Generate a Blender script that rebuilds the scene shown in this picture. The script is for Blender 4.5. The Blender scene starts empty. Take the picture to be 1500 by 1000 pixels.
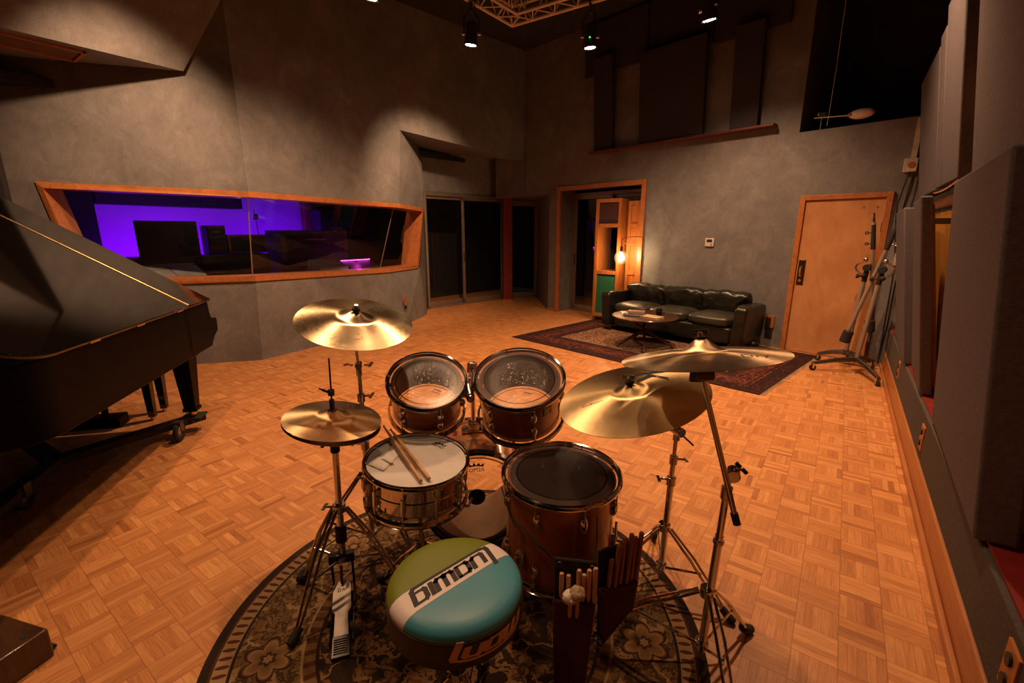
import bpy, bmesh, math, random
from mathutils import Vector, Matrix, noise
random.seed(7)
V = Vector
PI = math.pi
C = bpy.context.scene.collection
scene = bpy.context.scene

# ------------------------------------------------------------------ materials
MATS = {}
class NT:
    """small helper around a material node tree"""
    def __init__(self, name):
        self.m = bpy.data.materials.new(name); self.m.use_nodes = True
        self.t = self.m.node_tree; self.t.nodes.clear()
        self.out = self.t.nodes.new('ShaderNodeOutputMaterial')
    def n(self, typ, **kw):
        nd = self.t.nodes.new(typ)
        for k, v in kw.items(): setattr(nd, k, v)
        return nd
    def l(self, a, b): self.t.links.new(a, b)
    def val(self, sock, v):
        if hasattr(v, 'is_linked') or hasattr(v, 'links'): self.l(v, sock)
        else: sock.default_value = v
    def math(self, op, a, b=0.0, c=0.0, clamp=False):
        nd = self.n('ShaderNodeMath', operation=op, use_clamp=clamp)
        for i, x in enumerate((a, b, c)): self.val(nd.inputs[i], x)
        return nd.outputs[0]
    def mix(self, f, a, b):
        nd = self.n('ShaderNodeMix', data_type='RGBA')
        self.val(nd.inputs[0], f)
        for s, x in ((6, a), (7, b)):
            if isinstance(x, (tuple, list)): nd.inputs[s].default_value = (*x[:3], 1)
            else: self.l(x, nd.inputs[s])
        return nd.outputs[2]
    def ramp(self, f, stops, interp='LINEAR'):
        nd = self.n('ShaderNodeValToRGB'); self.l(f, nd.inputs[0])
        cr = nd.color_ramp; cr.interpolation = interp
        while len(cr.elements) < len(stops): cr.elements.new(0.5)
        for e, (p, c) in zip(cr.elements, stops):
            e.position = p
            e.color = (c, c, c, 1) if isinstance(c, (int, float)) else (*c[:3], 1)
        return nd.outputs[0]
    def noise(self, vec, scale, detail=3.0, rough=0.5, dist=0.0, col=False):
        nd = self.n('ShaderNodeTexNoise')
        nd.inputs['Scale'].default_value = scale; nd.inputs['Detail'].default_value = detail
        nd.inputs['Roughness'].default_value = rough; nd.inputs['Distortion'].default_value = dist
        if vec is not None: self.l(vec, nd.inputs['Vector'])
        return nd.outputs[1 if col else 0]
    def obj(self): return self.n('ShaderNodeTexCoord').outputs['Object']
    def pos(self): return self.n('ShaderNodeNewGeometry').outputs['Position']
    def sep(self, vec):
        nd = self.n('ShaderNodeSeparateXYZ'); self.l(vec, nd.inputs[0]); return nd.outputs
    def comb(self, x, y, z=0.0):
        nd = self.n('ShaderNodeCombineXYZ')
        for i, q in enumerate((x, y, z)): self.val(nd.inputs[i], q)
        return nd.outputs[0]
    def mapping(self, vec, scale=(1, 1, 1), rot=(0, 0, 0), loc=(0, 0, 0)):
        nd = self.n('ShaderNodeMapping'); self.l(vec, nd.inputs[0])
        nd.inputs['Scale'].default_value = scale; nd.inputs['Rotation'].default_value = rot; nd.inputs['Location'].default_value = loc
        return nd.outputs[0]
    def bump(self, h, strength=0.3, dist=0.01):
        nd = self.n('ShaderNodeBump'); self.val(nd.inputs['Strength'], strength); nd.inputs['Distance'].default_value = dist
        self.l(h, nd.inputs['Height']); return nd.outputs[0]
    def bsdf(self, color=(0.5, 0.5, 0.5), rough=0.5, metal=0.0, normal=None, **kw):
        nd = self.n('ShaderNodeBsdfPrincipled')
        if isinstance(color, (tuple, list)): nd.inputs['Base Color'].default_value = (*color[:3], 1)
        else: self.l(color, nd.inputs['Base Color'])
        self.val(nd.inputs['Roughness'], rough); self.val(nd.inputs['Metallic'], metal)
        if normal is not None: self.l(normal, nd.inputs['Normal'])
        for k, v in kw.items():
            s = nd.inputs[k.replace('_', ' ')]
            if isinstance(v, tuple) and len(v) == 3: v = (*v, 1)
            self.val(s, v)
        return nd.outputs[0]
    def schlick(self, f0, normal=None):
        g = self.n('ShaderNodeNewGeometry'); d = self.n('ShaderNodeVectorMath', operation='DOT_PRODUCT')
        self.l(g.outputs['Incoming'], d.inputs[0]); self.l(normal if normal is not None else g.outputs['Normal'], d.inputs[1])
        k = self.math('SUBTRACT', 1.0, self.math('ABSOLUTE', d.outputs['Value']), clamp=True)
        return self.math('ADD', f0, self.math('MULTIPLY', self.math('POWER', k, 5.0), 1.0 - f0), clamp=True)
    def end(self, shader):
        self.l(shader, self.out.inputs[0]); return self.m

def simple(name, color, rough=0.5, metal=0.0, var=0.25, scale=6.0, bump=0.0, bscale=60.0, **kw):
    t = NT(name); p = t.obj()
    f = t.noise(p, scale, 4.0)
    lo = tuple(c * (1 - var) for c in color); hi = tuple(min(1, c * (1 + var)) for c in color)
    col = t.ramp(f, [(0.3, lo), (0.7, hi)])
    nrm = t.bump(t.noise(p, bscale, 3.0), bump, 0.004) if bump else None
    return t.end(t.bsdf(col, rough, metal, nrm, **kw))

def wood(name, c1, c2, rough=0.4, stretch=(1.5, 1.5, 14), scale=3.0, coat=0.0, pos=False, **kw):
    t = NT(name); p = t.pos() if pos else t.obj()
    q = t.mapping(p, stretch)
    f = t.noise(q, scale, 6.0, 0.6, 0.8)
    g = t.noise(t.mapping(p, tuple(s * 5 for s in stretch)), scale, 3.0)
    col = t.ramp(t.math('ADD', t.math('MULTIPLY', f, 0.75), t.math('MULTIPLY', g, 0.25)), [(0.36, c1), (0.62, c2)])
    return t.end(t.bsdf(col, rough, 0, t.bump(g, 0.08, 0.002), Coat_Weight=coat, Coat_Roughness=0.12, **kw))

def plaster(name, base=0.2, tint=(1, 1, 1)):
    t = NT(name); p = t.pos()
    big = t.noise(p, 1.3, 5.0, 0.6, 0.6)
    sw = t.noise(p, 4.2, 8.0, 0.68, 1.1)
    fine = t.noise(t.mapping(p, (1, 1, .45), (.5, .4, .3)), 34.0, 4.0, 0.65, 1.6)
    f = t.math('ADD', t.math('MULTIPLY', big, 0.42), t.math('ADD', t.math('MULTIPLY', sw, 0.38), t.math('MULTIPLY', fine, 0.20)))
    c = lambda k: tuple(base * k * x for x in tint)
    col = t.ramp(f, [(0.30, c(0.52)), (0.5, c(0.95)), (0.70, c(1.5))])
    h = t.math('ADD', t.math('MULTIPLY', sw, 1.0), t.math('MULTIPLY', fine, 0.3))
    return t.end(t.bsdf(col, 0.62, 0, t.bump(h, 0.22, 0.008)))

def parquet():
    t = NT('oak_parquet'); x, y, z = t.sep(t.pos())
    S = 0.147
    u = t.math('DIVIDE', t.math('SUBTRACT', x, 0.0375), S); v = t.math('DIVIDE', t.math('SUBTRACT', y, 0.016), S)
    bx = t.math('FLOOR', u); by = t.math('FLOOR', v)
    ch = t.math('FLOORED_MODULO', t.math('ADD', bx, by), 2.0)
    fu = t.math('FRACT', u); fv = t.math('FRACT', v)
    inv = t.math('SUBTRACT', 1.0, ch)
    a = t.math('ADD', t.math('MULTIPLY', fu, ch), t.math('MULTIPLY', fv, inv))      # across the strips
    b = t.math('ADD', t.math('MULTIPLY', fv, ch), t.math('MULTIPLY', fu, inv))      # along the strips
    s5 = t.math('MULTIPLY', a, 5.0); si = t.math('FLOOR', s5); sf = t.math('FRACT', s5)
    wn = t.n('ShaderNodeTexWhiteNoise', noise_dimensions='3D'); t.l(t.comb(bx, by, si), wn.inputs['Vector'])
    rnd = wn.outputs['Value']
    wb = t.n('ShaderNodeTexWhiteNoise', noise_dimensions='2D'); t.l(t.comb(bx, by), wb.inputs['Vector'])
    # grain runs along the strip
    gv = t.comb(t.math('MULTIPLY', a, 26.0), t.math('ADD', t.math('MULTIPLY', b, 1.6), t.math('MULTIPLY', bx, 3.7)), t.math('ADD', t.math('MULTIPLY', si, 7.3), t.math('MULTIPLY', by, 5.1)))
    grain = t.noise(gv, 1.0, 5.0, 0.65, 0.5)
    base = t.ramp(rnd, [(0.0, (0.30, 0.105, 0.032)), (0.10, (0.51, 0.21, 0.067)), (0.5, (0.62, 0.275, 0.090)), (1.0, (0.80, 0.40, 0.148))])
    col = t.mix(t.math('ADD', 0.15, t.math('MULTIPLY', wb.outputs['Value'], 0.40)), base, (0.60, 0.26, 0.095))
    col = t.mix(t.math('MULTIPLY', ch, 0.16), col, (0.44, 0.175, 0.06))  # alternate blocks darker: directional sheen of the grain put into the colour
    gd = t.ramp(grain, [(0.35, 0.74), (0.6, 1.05)])
    mm = t.n('ShaderNodeMix', data_type='RGBA', blend_type='MULTIPLY'); mm.inputs[0].default_value = 1.0
    t.l(col, mm.inputs[6]); t.l(gd, mm.inputs[7]); col = mm.outputs[2]
    # worn patches
    wear = t.noise(t.comb(x, y), 0.9, 4.0)
    col = t.mix(t.math('MULTIPLY', t.ramp(wear, [(0.45, 0.0), (0.7, 1.0)]), 0.22), col, (0.46, 0.185, 0.066))
    # joints
    def edge(f, w):
        return t.math('LESS_THAN', t.math('MINIMUM', f, t.math('SUBTRACT', 1.0, f)), w)
    e1 = t.math('MULTIPLY', edge(sf, 0.04), 0.3)
    e2 = t.math('MAXIMUM', edge(fu, 0.012), edge(fv, 0.012))
    j = t.math('MAXIMUM', e1, t.math('MULTIPLY', e2, 0.45))
    col = t.mix(j, col, (0.16, 0.055, 0.018))
    rough = t.math('ADD', 0.36, t.math('MULTIPLY', grain, 0.16))
    nrm = t.bump(t.math('SUBTRACT', t.math('MULTIPLY', grain, 0.25), j), 0.25, 0.0015)
    return t.end(t.bsdf(col, rough, 0, nrm, Specular_IOR_Level=0.42))

def rug_round():
    t = NT('round_rug_pile'); x, y, z = t.sep(t.obj()); p = t.obj()
    r = t.math('DIVIDE', t.math('SQRT', t.math('ADD', t.math('MULTIPLY', x, x), t.math('MULTIPLY', y, y))), 0.95)
    th = t.math('ARCTAN2', y, x)
    olive = (0.15, 0.083, 0.027); cream = (0.32, 0.20, 0.09); black = (0.022, 0.011, 0.007); brick = (0.075, 0.024, 0.010); tan = (0.25, 0.135, 0.052)
    # scrolling vines and leaves
    w = t.noise(p, 6.0, 4.0, 0.6, 0.0, True)
    wv = t.n('ShaderNodeVectorMath', operation='MULTIPLY_ADD'); t.l(w, wv.inputs[0]); wv.inputs[1].default_value = (0.26, 0.26, 0.26); t.l(p, wv.inputs[2])
    vo = t.n('ShaderNodeTexVoronoi', feature='DISTANCE_TO_EDGE'); vo.inputs['Scale'].default_value = 6.5; t.l(wv.outputs[0], vo.inputs['Vector'])
    vine = t.math('LESS_THAN', vo.outputs[0], 0.055)
    v2 = t.n('ShaderNodeTexVoronoi', feature='DISTANCE_TO_EDGE'); v2.inputs['Scale'].default_value = 21.0; t.l(wv.outputs[0], v2.inputs['Vector'])
    vein = t.math('LESS_THAN', v2.outputs[0], 0.09)
    leaf = t.ramp(t.noise(wv.outputs[0], 15.0, 2.0), [(0.5, 0.0), (0.56, 1.0)])
    # eight-petal flowers, one ring of them in the field
    N = 7.0
    sec = t.math('DIVIDE', t.math('MULTIPLY', th, N), 2 * PI)
    fs = t.math('SUBTRACT', t.math('FRACT', sec), 0.5)
    fx = t.math('MULTIPLY', fs, t.math('MULTIPLY', r, 0.95 * 2 * PI / N)); fy = t.math('MULTIPLY', t.math('SUBTRACT', r, 0.765), 0.95)
    fr = t.math('SQRT', t.math('ADD', t.math('MULTIPLY', fx, fx), t.math('MULTIPLY', fy, fy)))
    fa = t.math('ARCTAN2', fy, fx)
    pet = t.math('MULTIPLY', t.math('ADD', 0.72, t.math('MULTIPLY', t.math('ABSOLUTE', t.math('COSINE', t.math('MULTIPLY', fa, 3.0))), 0.5)), 0.082)
    q = t.math('DIVIDE', fr, pet)
    inflower = t.math('LESS_THAN', q, 1.0)
    flc = t.ramp(q, [(0.0, tan), (0.16, cream), (0.2, brick), (0.28, black), (0.34, olive), (0.7, tan), (0.78, cream), (0.88, brick), (1.0, black)])
    field = t.mix(leaf, olive, (0.20, 0.125, 0.048))
    field = t.mix(t.math('MULTIPLY', vein, 0.75), field, (0.035, 0.018, 0.009))
    rim_ = t.math('MULTIPLY', t.math('GREATER_THAN', v2.outputs[0], 0.09), t.math('LESS_THAN', v2.outputs[0], 0.16))
    field = t.mix(t.math('MULTIPLY', rim_, 0.5), field, tan)
    field = t.mix(t.math('MULTIPLY', vine, t.math('GREATER_THAN', t.noise(p, 7.0, 1.0), 0.44)), field, cream)
    field = t.mix(inflower, field, flc)
    # dark centre with rust and tan blossoms
    w2 = t.n('ShaderNodeVectorMath', operation='MULTIPLY_ADD'); t.l(w, w2.inputs[0]); w2.inputs[1].default_value = (0.09, 0.09, 0.09); t.l(p, w2.inputs[2])
    v3 = t.n('ShaderNodeTexVoronoi', feature='F1'); v3.inputs['Scale'].default_value = 15.0; t.l(w2.outputs[0], v3.inputs['Vector'])
    v4 = t.n('ShaderNodeTexVoronoi', feature='DISTANCE_TO_EDGE'); v4.inputs['Scale'].default_value = 30.0; t.l(w2.outputs[0], v4.inputs['Vector'])
    petal = t.math('LESS_THAN', v4.outputs[0], 0.10)
    cen = t.ramp(v3.outputs['Distance'], [(0.0, cream), (0.12, brick), (0.2, tan), (0.36, (0.16, 0.055, 0.022)), (0.46, olive), (0.54, black), (1.0, black)])
    cen = t.mix(t.math('MULTIPLY', petal, 0.8), cen, (0.03, 0.014, 0.008))
    cen = t.mix(t.math('MULTIPLY', t.math('LESS_THAN', vo.outputs[0], 0.03), 0.8), cen, tan)
    # chain border
    ch = t.math('SINE', t.math('MULTIPLY', th, 150.0))
    cr = t.math('MULTIPLY', t.math('SUBTRACT', r, 0.925), 36.0)
    dot = t.math('GREATER_THAN', t.math('SUBTRACT', ch, t.math('MULTIPLY', cr, cr)), 0.15)
    chain = t.mix(dot, cream, brick)
    ch2 = t.math('SINE', t.math('MULTIPLY', th, 70.0))
    inner = t.mix(t.math('GREATER_THAN', ch2, 0.3), olive, brick)
    def band(lo, hi): return t.math('MULTIPLY', t.math('GREATER_THAN', r, lo), t.math('LESS_THAN', r, hi))
    col = t.mix(t.math('GREATER_THAN', r, 0.60), cen, field)
    col = t.mix(band(0.585, 0.635), col, inner)
    col = t.mix(band(0.575, 0.588), col, black); col = t.mix(band(0.632, 0.642), col, cream)
    col = t.mix(band(0.895, 0.955), col, chain)
    col = t.mix(band(0.885, 0.897), col, black); col = t.mix(band(0.953, 0.963), col, brick)
    col = t.mix(t.math('GREATER_THAN', r, 0.963), col, black)
    f = t.noise(p, 220.0, 2.0)
    return t.end(t.bsdf(col, 0.95, 0, t.bump(f, 0.5, 0.004), Specular_IOR_Level=0.15, Sheen_Weight=0.15))

def rug_long(hx, hy):
    t = NT('long_rug_pile'); p = t.obj(); x, y, z = t.sep(p)
    ax = t.math('SUBTRACT', hx, t.math('ABSOLUTE', x)); ay = t.math('SUBTRACT', hy, t.math('ABSOLUTE', y))
    d = t.math('MINIMUM', ax, ay)
    n1 = t.noise(p, 11.0, 4.0, 0.7, 2.0); n2 = t.noise(p, 10.0, 4.0, 0.7, 2.0)
    fld = t.ramp(n2, [(0.34, (0.03, 0.010, 0.010)), (0.42, (0.10, 0.018, 0.014)), (0.46, (0.24, 0.15, 0.08)), (0.51, (0.40, 0.28, 0.16)), (0.54, (0.13, 0.02, 0.015)), (0.6, (0.05, 0.014, 0.012)), (0.64, (0.30, 0.20, 0.11)), (0.72, (0.02, 0.012, 0.012))])
    brd = t.ramp(n1, [(0.36, (0.016, 0.010, 0.012)), (0.48, (0.060, 0.013, 0.011)), (0.54, (0.115, 0.024, 0.016)), (0.58, (0.20, 0.10, 0.055)), (0.61, (0.05, 0.014, 0.012)), (0.72, (0.20, 0.05, 0.03))])
    drk = t.ramp(n2, [(0.45, (0.02, 0.010, 0.012)), (0.6, (0.06, 0.018, 0.014)), (0.72, (0.15, 0.08, 0.045))])
    col = t.mix(t.math('LESS_THAN', d, 0.52), fld, drk)
    col = t.mix(t.math('LESS_THAN', d, 0.42), col, brd)
    col = t.mix(t.math('LESS_THAN', d, 0.15), col, drk)
    for lo in (0.14, 0.19, 0.40, 0.46):
        col = t.mix(t.math('MULTIPLY', t.math('GREATER_THAN', d, lo), t.math('LESS_THAN', d, lo + 0.014)), col, (0.015, 0.009, 0.01))
    col = t.mix(t.math('LESS_THAN', d, 0.02), col, (0.035, 0.018, 0.014))
    return t.end(t.bsdf(col, 0.95, 0, t.bump(t.noise(p, 160.0, 2.0), 0.4, 0.004), Specular_IOR_Level=0.15))

def bronze(name, c=(0.62, 0.42, 0.2), rough=0.26, dirt=0.0, aniso=0.93):
    t = NT(name); p = t.obj(); x, y, z = t.sep(p)
    r = t.math('SQRT', t.math('ADD', t.math('MULTIPLY', x, x), t.math('MULTIPLY', y, y)))
    rings = t.noise(t.comb(t.math('MULTIPLY', r, 160.0), 0.0, 0.0), 1.0, 3.0)
    vo = t.n('ShaderNodeTexVoronoi', feature='F1'); vo.inputs['Scale'].default_value = 52.0; t.l(p, vo.inputs['Vector'])
    pat = t.noise(p, 9.0, 5.0, 0.65, 0.8)
    lo = tuple(k * (1 - 0.55 * dirt - 0.18) for k in c)
    col = t.ramp(pat, [(0.36, lo), (0.6, c)])
    h = t.math('ADD', t.math('MULTIPLY', rings, 0.3), t.math('MULTIPLY', vo.outputs['Distance'], 0.5))
    tan = t.n('ShaderNodeTangent', direction_type='RADIAL', axis='Z')
    rg = t.math('ADD', rough, t.math('MULTIPLY', t.math('SUBTRACT', pat, 0.5), 0.22 + 0.3 * dirt))
    return t.end(t.bsdf(col, rg, 1.0, t.bump(h, 0.16, 0.0014), Anisotropic=aniso, Tangent=tan.outputs[0]))

def head_clear(name, R, haze=0.18, scratch=0.5, ring=0.82, tint=(0.5, 0.45, 0.42), f0=0.014, gloss=True):
    """clear film: transparent with a frosted outer ring, a dark ring line and stick scratches"""
    t = NT(name); p = t.obj(); x, y, z = t.sep(p)
    r = t.math('DIVIDE', t.math('SQRT', t.math('ADD', t.math('MULTIPLY', x, x), t.math('MULTIPLY', y, y))), R)
    sc = t.noise(p, 120.0, 3.0, 0.7, 1.0)
    cen = t.ramp(r, [(0.15, 1.0), (0.75, 0.0)])
    spots = t.math('MULTIPLY', t.ramp(sc, [(0.54, 0.0), (0.66, 1.0)]), t.math('MULTIPLY', cen, scratch))
    line = t.math('MULTIPLY', t.math('GREATER_THAN', r, ring - 0.014), t.math('LESS_THAN', r, ring + 0.014))
    outer = t.math('MULTIPLY', t.math('GREATER_THAN', r, ring), 0.16)
    dif = t.n('ShaderNodeBsdfDiffuse')
    t.l(t.mix(line, tint, (0.01, 0.008, 0.008)), dif.inputs[0])
    tr = t.n('ShaderNodeBsdfTransparent')
    m1 = t.n('ShaderNodeMixShader')
    fac = t.math('MAXIMUM', t.math('MAXIMUM', t.math('ADD', t.math('ADD', haze, outer), t.math('MULTIPLY', spots, 0.55)), t.math('MULTIPLY', line, 0.9)), 0.0, clamp=True)
    t.l(fac, m1.inputs[0]); t.l(tr.outputs[0], m1.inputs[1]); t.l(dif.outputs[0], m1.inputs[2])
    if not gloss: return t.end(m1.outputs[0])
    gl = t.n('ShaderNodeBsdfGlossy'); t.l(t.math('ADD', 0.20, t.math('MULTIPLY', spots, 0.15)), gl.inputs['Roughness'])
    t.l(t.bump(sc, t.math('ADD', 0.04, t.math('MULTIPLY', cen, scratch * 0.75)), 0.004), gl.inputs['Normal'])
    m2 = t.n('ShaderNodeMixShader'); t.l(t.math('ADD', t.schlick(f0), t.math('MULTIPLY', spots, 0.22), clamp=True), m2.inputs[0])
    t.l(m1.outputs[0], m2.inputs[1]); t.l(gl.outputs[0], m2.inputs[2])
    return t.end(m2.outputs[0])

def glass(name, tint=(0.9, 0.92, 0.9), f0=0.05, rough=0.0):
    t = NT(name)
    tr = t.n('ShaderNodeBsdfTransparent'); tr.inputs[0].default_value = (*tint, 1)
    gl = t.n('ShaderNodeBsdfGlossy'); gl.inputs['Roughness'].default_value = rough
    m = t.n('ShaderNodeMixShader'); t.l(t.schlick(f0), m.inputs[0]); t.l(tr.outputs[0], m.inputs[1]); t.l(gl.outputs[0], m.inputs[2])
    return t.end(m.outputs[0])

def emit(name, color, strength):
    t = NT(name); e = t.n('ShaderNodeEmission'); e.inputs[0].default_value = (*color, 1); e.inputs[1].default_value = strength
    return t.end(e.outputs[0])

def shell_wood(name, c1, c2):
    t = NT(name); p = t.obj(); x, y, z = t.sep(p)
    th = t.math('ARCTAN2', y, x)
    f = t.noise(t.comb(t.math('MULTIPLY', th, 1.1), t.math('MULTIPLY', z, 26.0), 0.0), 1.5, 5.0, 0.6, 0.6)
    col = t.ramp(f, [(0.3, c1), (0.7, c2)])
    return t.end(t.bsdf(col, 0.33, 0, None, Coat_Weight=0.8, Coat_Roughness=0.12))

M = {}
M['plaster'] = plaster('grey_plaster', 0.185, (1.0, 0.99, 1.01))
M['parquet'] = parquet()
M['ceiling'] = simple('dark_ceiling', (0.03, 0.028, 0.026), 0.9)
M['oak_trim'] = wood('orange_oak_trim', (0.36, 0.125, 0.035), (0.50, 0.19, 0.06), 0.42, (3, 3, 3), 4.0, 0.2, True)
M['base_wood'] = wood('baseboard_wood', (0.33, 0.12, 0.035), (0.44, 0.175, 0.055), 0.45, (6, 0.6, 6), 3.0, 0.2, True)
M['door_wood'] = wood('birch_door', (0.46, 0.21, 0.085), (0.60, 0.30, 0.13), 0.42, (2.0, 2.0, 0.9), 1.6, 0.15, True)
M['board'] = wood('amber_plywood', (0.50, 0.22, 0.03), (0.62, 0.29, 0.05), 0.45, (2, 2, 0.5), 3.0, 0.1, True)
M['fabric'] = simple('grey_panel_fabric', (0.118, 0.108, 0.120), 0.95, 0, 0.16, 60.0, 0.5, 260.0, Specular_IOR_Level=0.1)
M['fabric_dark'] = simple('dark_panel_fabric', (0.05, 0.046, 0.05), 0.95, 0, 0.15, 60.0, 0.4, 220.0, Specular_IOR_Level=0.1)
M['wainscot'] = simple('grey_wainscot_fabric', (0.088, 0.080, 0.074), 0.95, 0, 0.14, 60.0, 0.5, 240.0, Specular_IOR_Level=0.1)
M['redpaint'] = simple('dark_red_paint', (0.20, 0.014, 0.012), 0.5, 0, 0.2, 10.0)
M['ledgered'] = simple('oxblood_ledge', (0.10, 0.018, 0.013), 0.5)
M['alu'] = simple('brown_aluminium', (0.33, 0.27, 0.22), 0.42, 0.7, 0.12)
M['alu_dark'] = simple('dark_aluminium', (0.06, 0.05, 0.045), 0.45, 0.6)
M['glass'] = glass('window_glass', (0.93, 0.94, 0.93))
M['night'] = simple('night_backing', (0.01, 0.012, 0.010), 0.9)  # near-black colour standing in for the darkness behind the glass doors
M['black'] = simple('matte_black', (0.014, 0.013, 0.013), 0.6)
M['black_gloss'] = simple('gloss_black', (0.010, 0.009, 0.009), 0.22)
M['rubber'] = simple('black_rubber', (0.018, 0.016, 0.015), 0.75, bump=0.2)
def lacquer():
    t = NT('black_lacquer')
    return t.end(t.bsdf((0.004, 0.0035, 0.0035), 0.05, 0, None, IOR=1.6))
M['lacquer'] = lacquer()
M['satin'] = simple('black_satin_case', (0.006, 0.005, 0.005), 0.35, 0, 0.2, 8.0, Specular_IOR_Level=0.06)
M['brass'] = simple('brass', (0.85, 0.58, 0.25), 0.38, 1.0, 0.1)
M['bronze_old'] = simple('dark_bronze', (0.10, 0.06, 0.03), 0.35, 0.9, 0.3, 20.0)
M['chrome'] = simple('chrome', (0.72, 0.69, 0.66), 0.09, 1.0, 0.06)
M['chrome_dull'] = simple('worn_chrome', (0.55, 0.5, 0.46), 0.24, 1.0, 0.2, 30.0)
M['steel_dark'] = simple('dark_steel', (0.12, 0.11, 0.105), 0.35, 0.9, 0.2)
M['shell'] = shell_wood('mahogany_shell', (0.22, 0.050, 0.015), (0.36, 0.092, 0.026))
M['shell_amber'] = shell_wood('amber_shell', (0.34, 0.10, 0.024), (0.48, 0.17, 0.045))
M['shell_floor'] = shell_wood('satin_mahogany_shell', (0.34, 0.092, 0.033), (0.42, 0.12, 0.042))
M['shell_in_dark'] = simple('stained_shell_inside', (0.13, 0.055, 0.028), 0.6)
M['shell_in'] = simple('maple_shell_inside', (0.50, 0.32, 0.18), 0.6)
M['white_coat'] = simple('coated_white_head', (0.68, 0.65, 0.62), 0.6, 0, 0.04, 30.0, 0.1, 300.0)
M['ride'] = bronze('hammered_bronze', (0.80, 0.61, 0.33), 0.46)
M['crash'] = bronze('polished_bronze', (1.0, 0.80, 0.50), 0.30)
M['hat'] = bronze('brushed_bronze', (0.74, 0.57, 0.33), 0.48, 0.15)
M['china'] = bronze('worn_bronze', (0.66, 0.49, 0.31), 0.40, 0.4)
M['stick'] = wood('hickory', (0.52, 0.27, 0.11), (0.64, 0.36, 0.16), 0.45, (3, 3, 3), 4.0, 0.2)
M['stick_dark'] = wood('stained_hickory', (0.20, 0.07, 0.025), (0.30, 0.11, 0.04), 0.45, (3, 3, 3), 4.0, 0.2)
M['fluff'] = simple('white_felt', (0.75, 0.68, 0.58), 0.95, 0, 0.1, 40.0, 0.8, 120.0)
M['fluff_tan'] = simple('tan_felt', (0.42, 0.30, 0.19), 0.95, 0, 0.15, 40.0, 0.8, 120.0)
M['ink'] = simple('black_ink', (0.012, 0.011, 0.011), 0.6)
M['cream_ink'] = simple('copper_ink', (0.60, 0.40, 0.27), 0.5)
M['vinyl_black'] = simple('black_vinyl', (0.016, 0.012, 0.012), 0.5, 0, 0.2, 8.0, 0.15, 300.0)
M['bag'] = simple('maroon_bag_cloth', (0.060, 0.008, 0.012), 0.85, 0, 0.25, 14.0, 0.4, 220.0)
M['bag_black'] = simple('black_bag_cloth', (0.014, 0.010, 0.012), 0.85, 0, 0.25, 14.0, 0.4, 220.0)
M['leather'] = simple('dark_green_leather', (0.012, 0.013, 0.009), 0.30, 0, 0.3, 7.0, 0.25, 90.0)
M['leather_seat'] = simple('lighter_green_leather', (0.034, 0.034, 0.024), 0.38, 0, 0.3, 6.0, 0.25, 90.0)  # seat cushions get a lighter green than the rest of the sofa
M['green'] = simple('green_fabric', (0.010, 0.115, 0.052), 0.95, 0, 0.2, 50.0, 0.4, 200.0)
M['maroon'] = simple('maroon_fabric', (0.052, 0.016, 0.022), 0.95, 0, 0.35, 60.0, 0.4, 200.0)
M['gobo'] = wood('gobo_fir', (0.30, 0.095, 0.020), (0.50, 0.18, 0.045), 0.45, (6, 6, 0.6), 4.0, 0.2, True)
M['table'] = wood('dark_walnut', (0.045, 0.020, 0.011), (0.085, 0.040, 0.021), 0.25, (2, 8, 2), 3.0, 0.3)
M['white_plastic'] = simple('ivory_plastic', (0.62, 0.56, 0.47), 0.45)
M['orange_plate'] = simple('orange_plate', (0.42, 0.15, 0.03), 0.5)
M['paper'] = simple('white_paper', (0.72, 0.70, 0.66), 0.7)
M['purple'] = simple('violet_painted_wall', (0.46, 0.40, 0.52), 0.85, 0, 0.05, 2.0)
M['desk_grey'] = simple('grey_desk_panel', (0.30, 0.32, 0.34), 0.6)
M['console_dark'] = simple('console_black', (0.03, 0.022, 0.022), 0.5)
M['ctrl_wood'] = simple('control_room_wood', (0.20, 0.075, 0.035), 0.5)
M['truss'] = simple('truss_aluminium', (0.75, 0.62, 0.50), 0.5, 0.15, 0.1)
M['footplate'] = simple('brushed_footplate', (0.42, 0.38, 0.34), 0.5, 0.6, 0.15, 20.0)
M['silver_tape'] = simple('gaffer_grey', (0.35, 0.34, 0.32), 0.6)
M['soft_paper'] = simple('tissue_paper', (0.86, 0.83, 0.76), 0.85, 0, 0.08, 20.0)

# ------------------------------------------------------------------ mesh builder
WM = {}
def frame(o, z, xh=None):
    z = V(z).normalized(); xh = V(xh) if xh is not None else (V((1, 0, 0)) if abs(z.x) < 0.9 else V((0, 1, 0)))
    x = (xh - z * xh.dot(z)).normalized(); y = z.cross(x)
    m = Matrix((x, y, z)).transposed().to_4x4(); m.translation = V(o); return m

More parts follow.
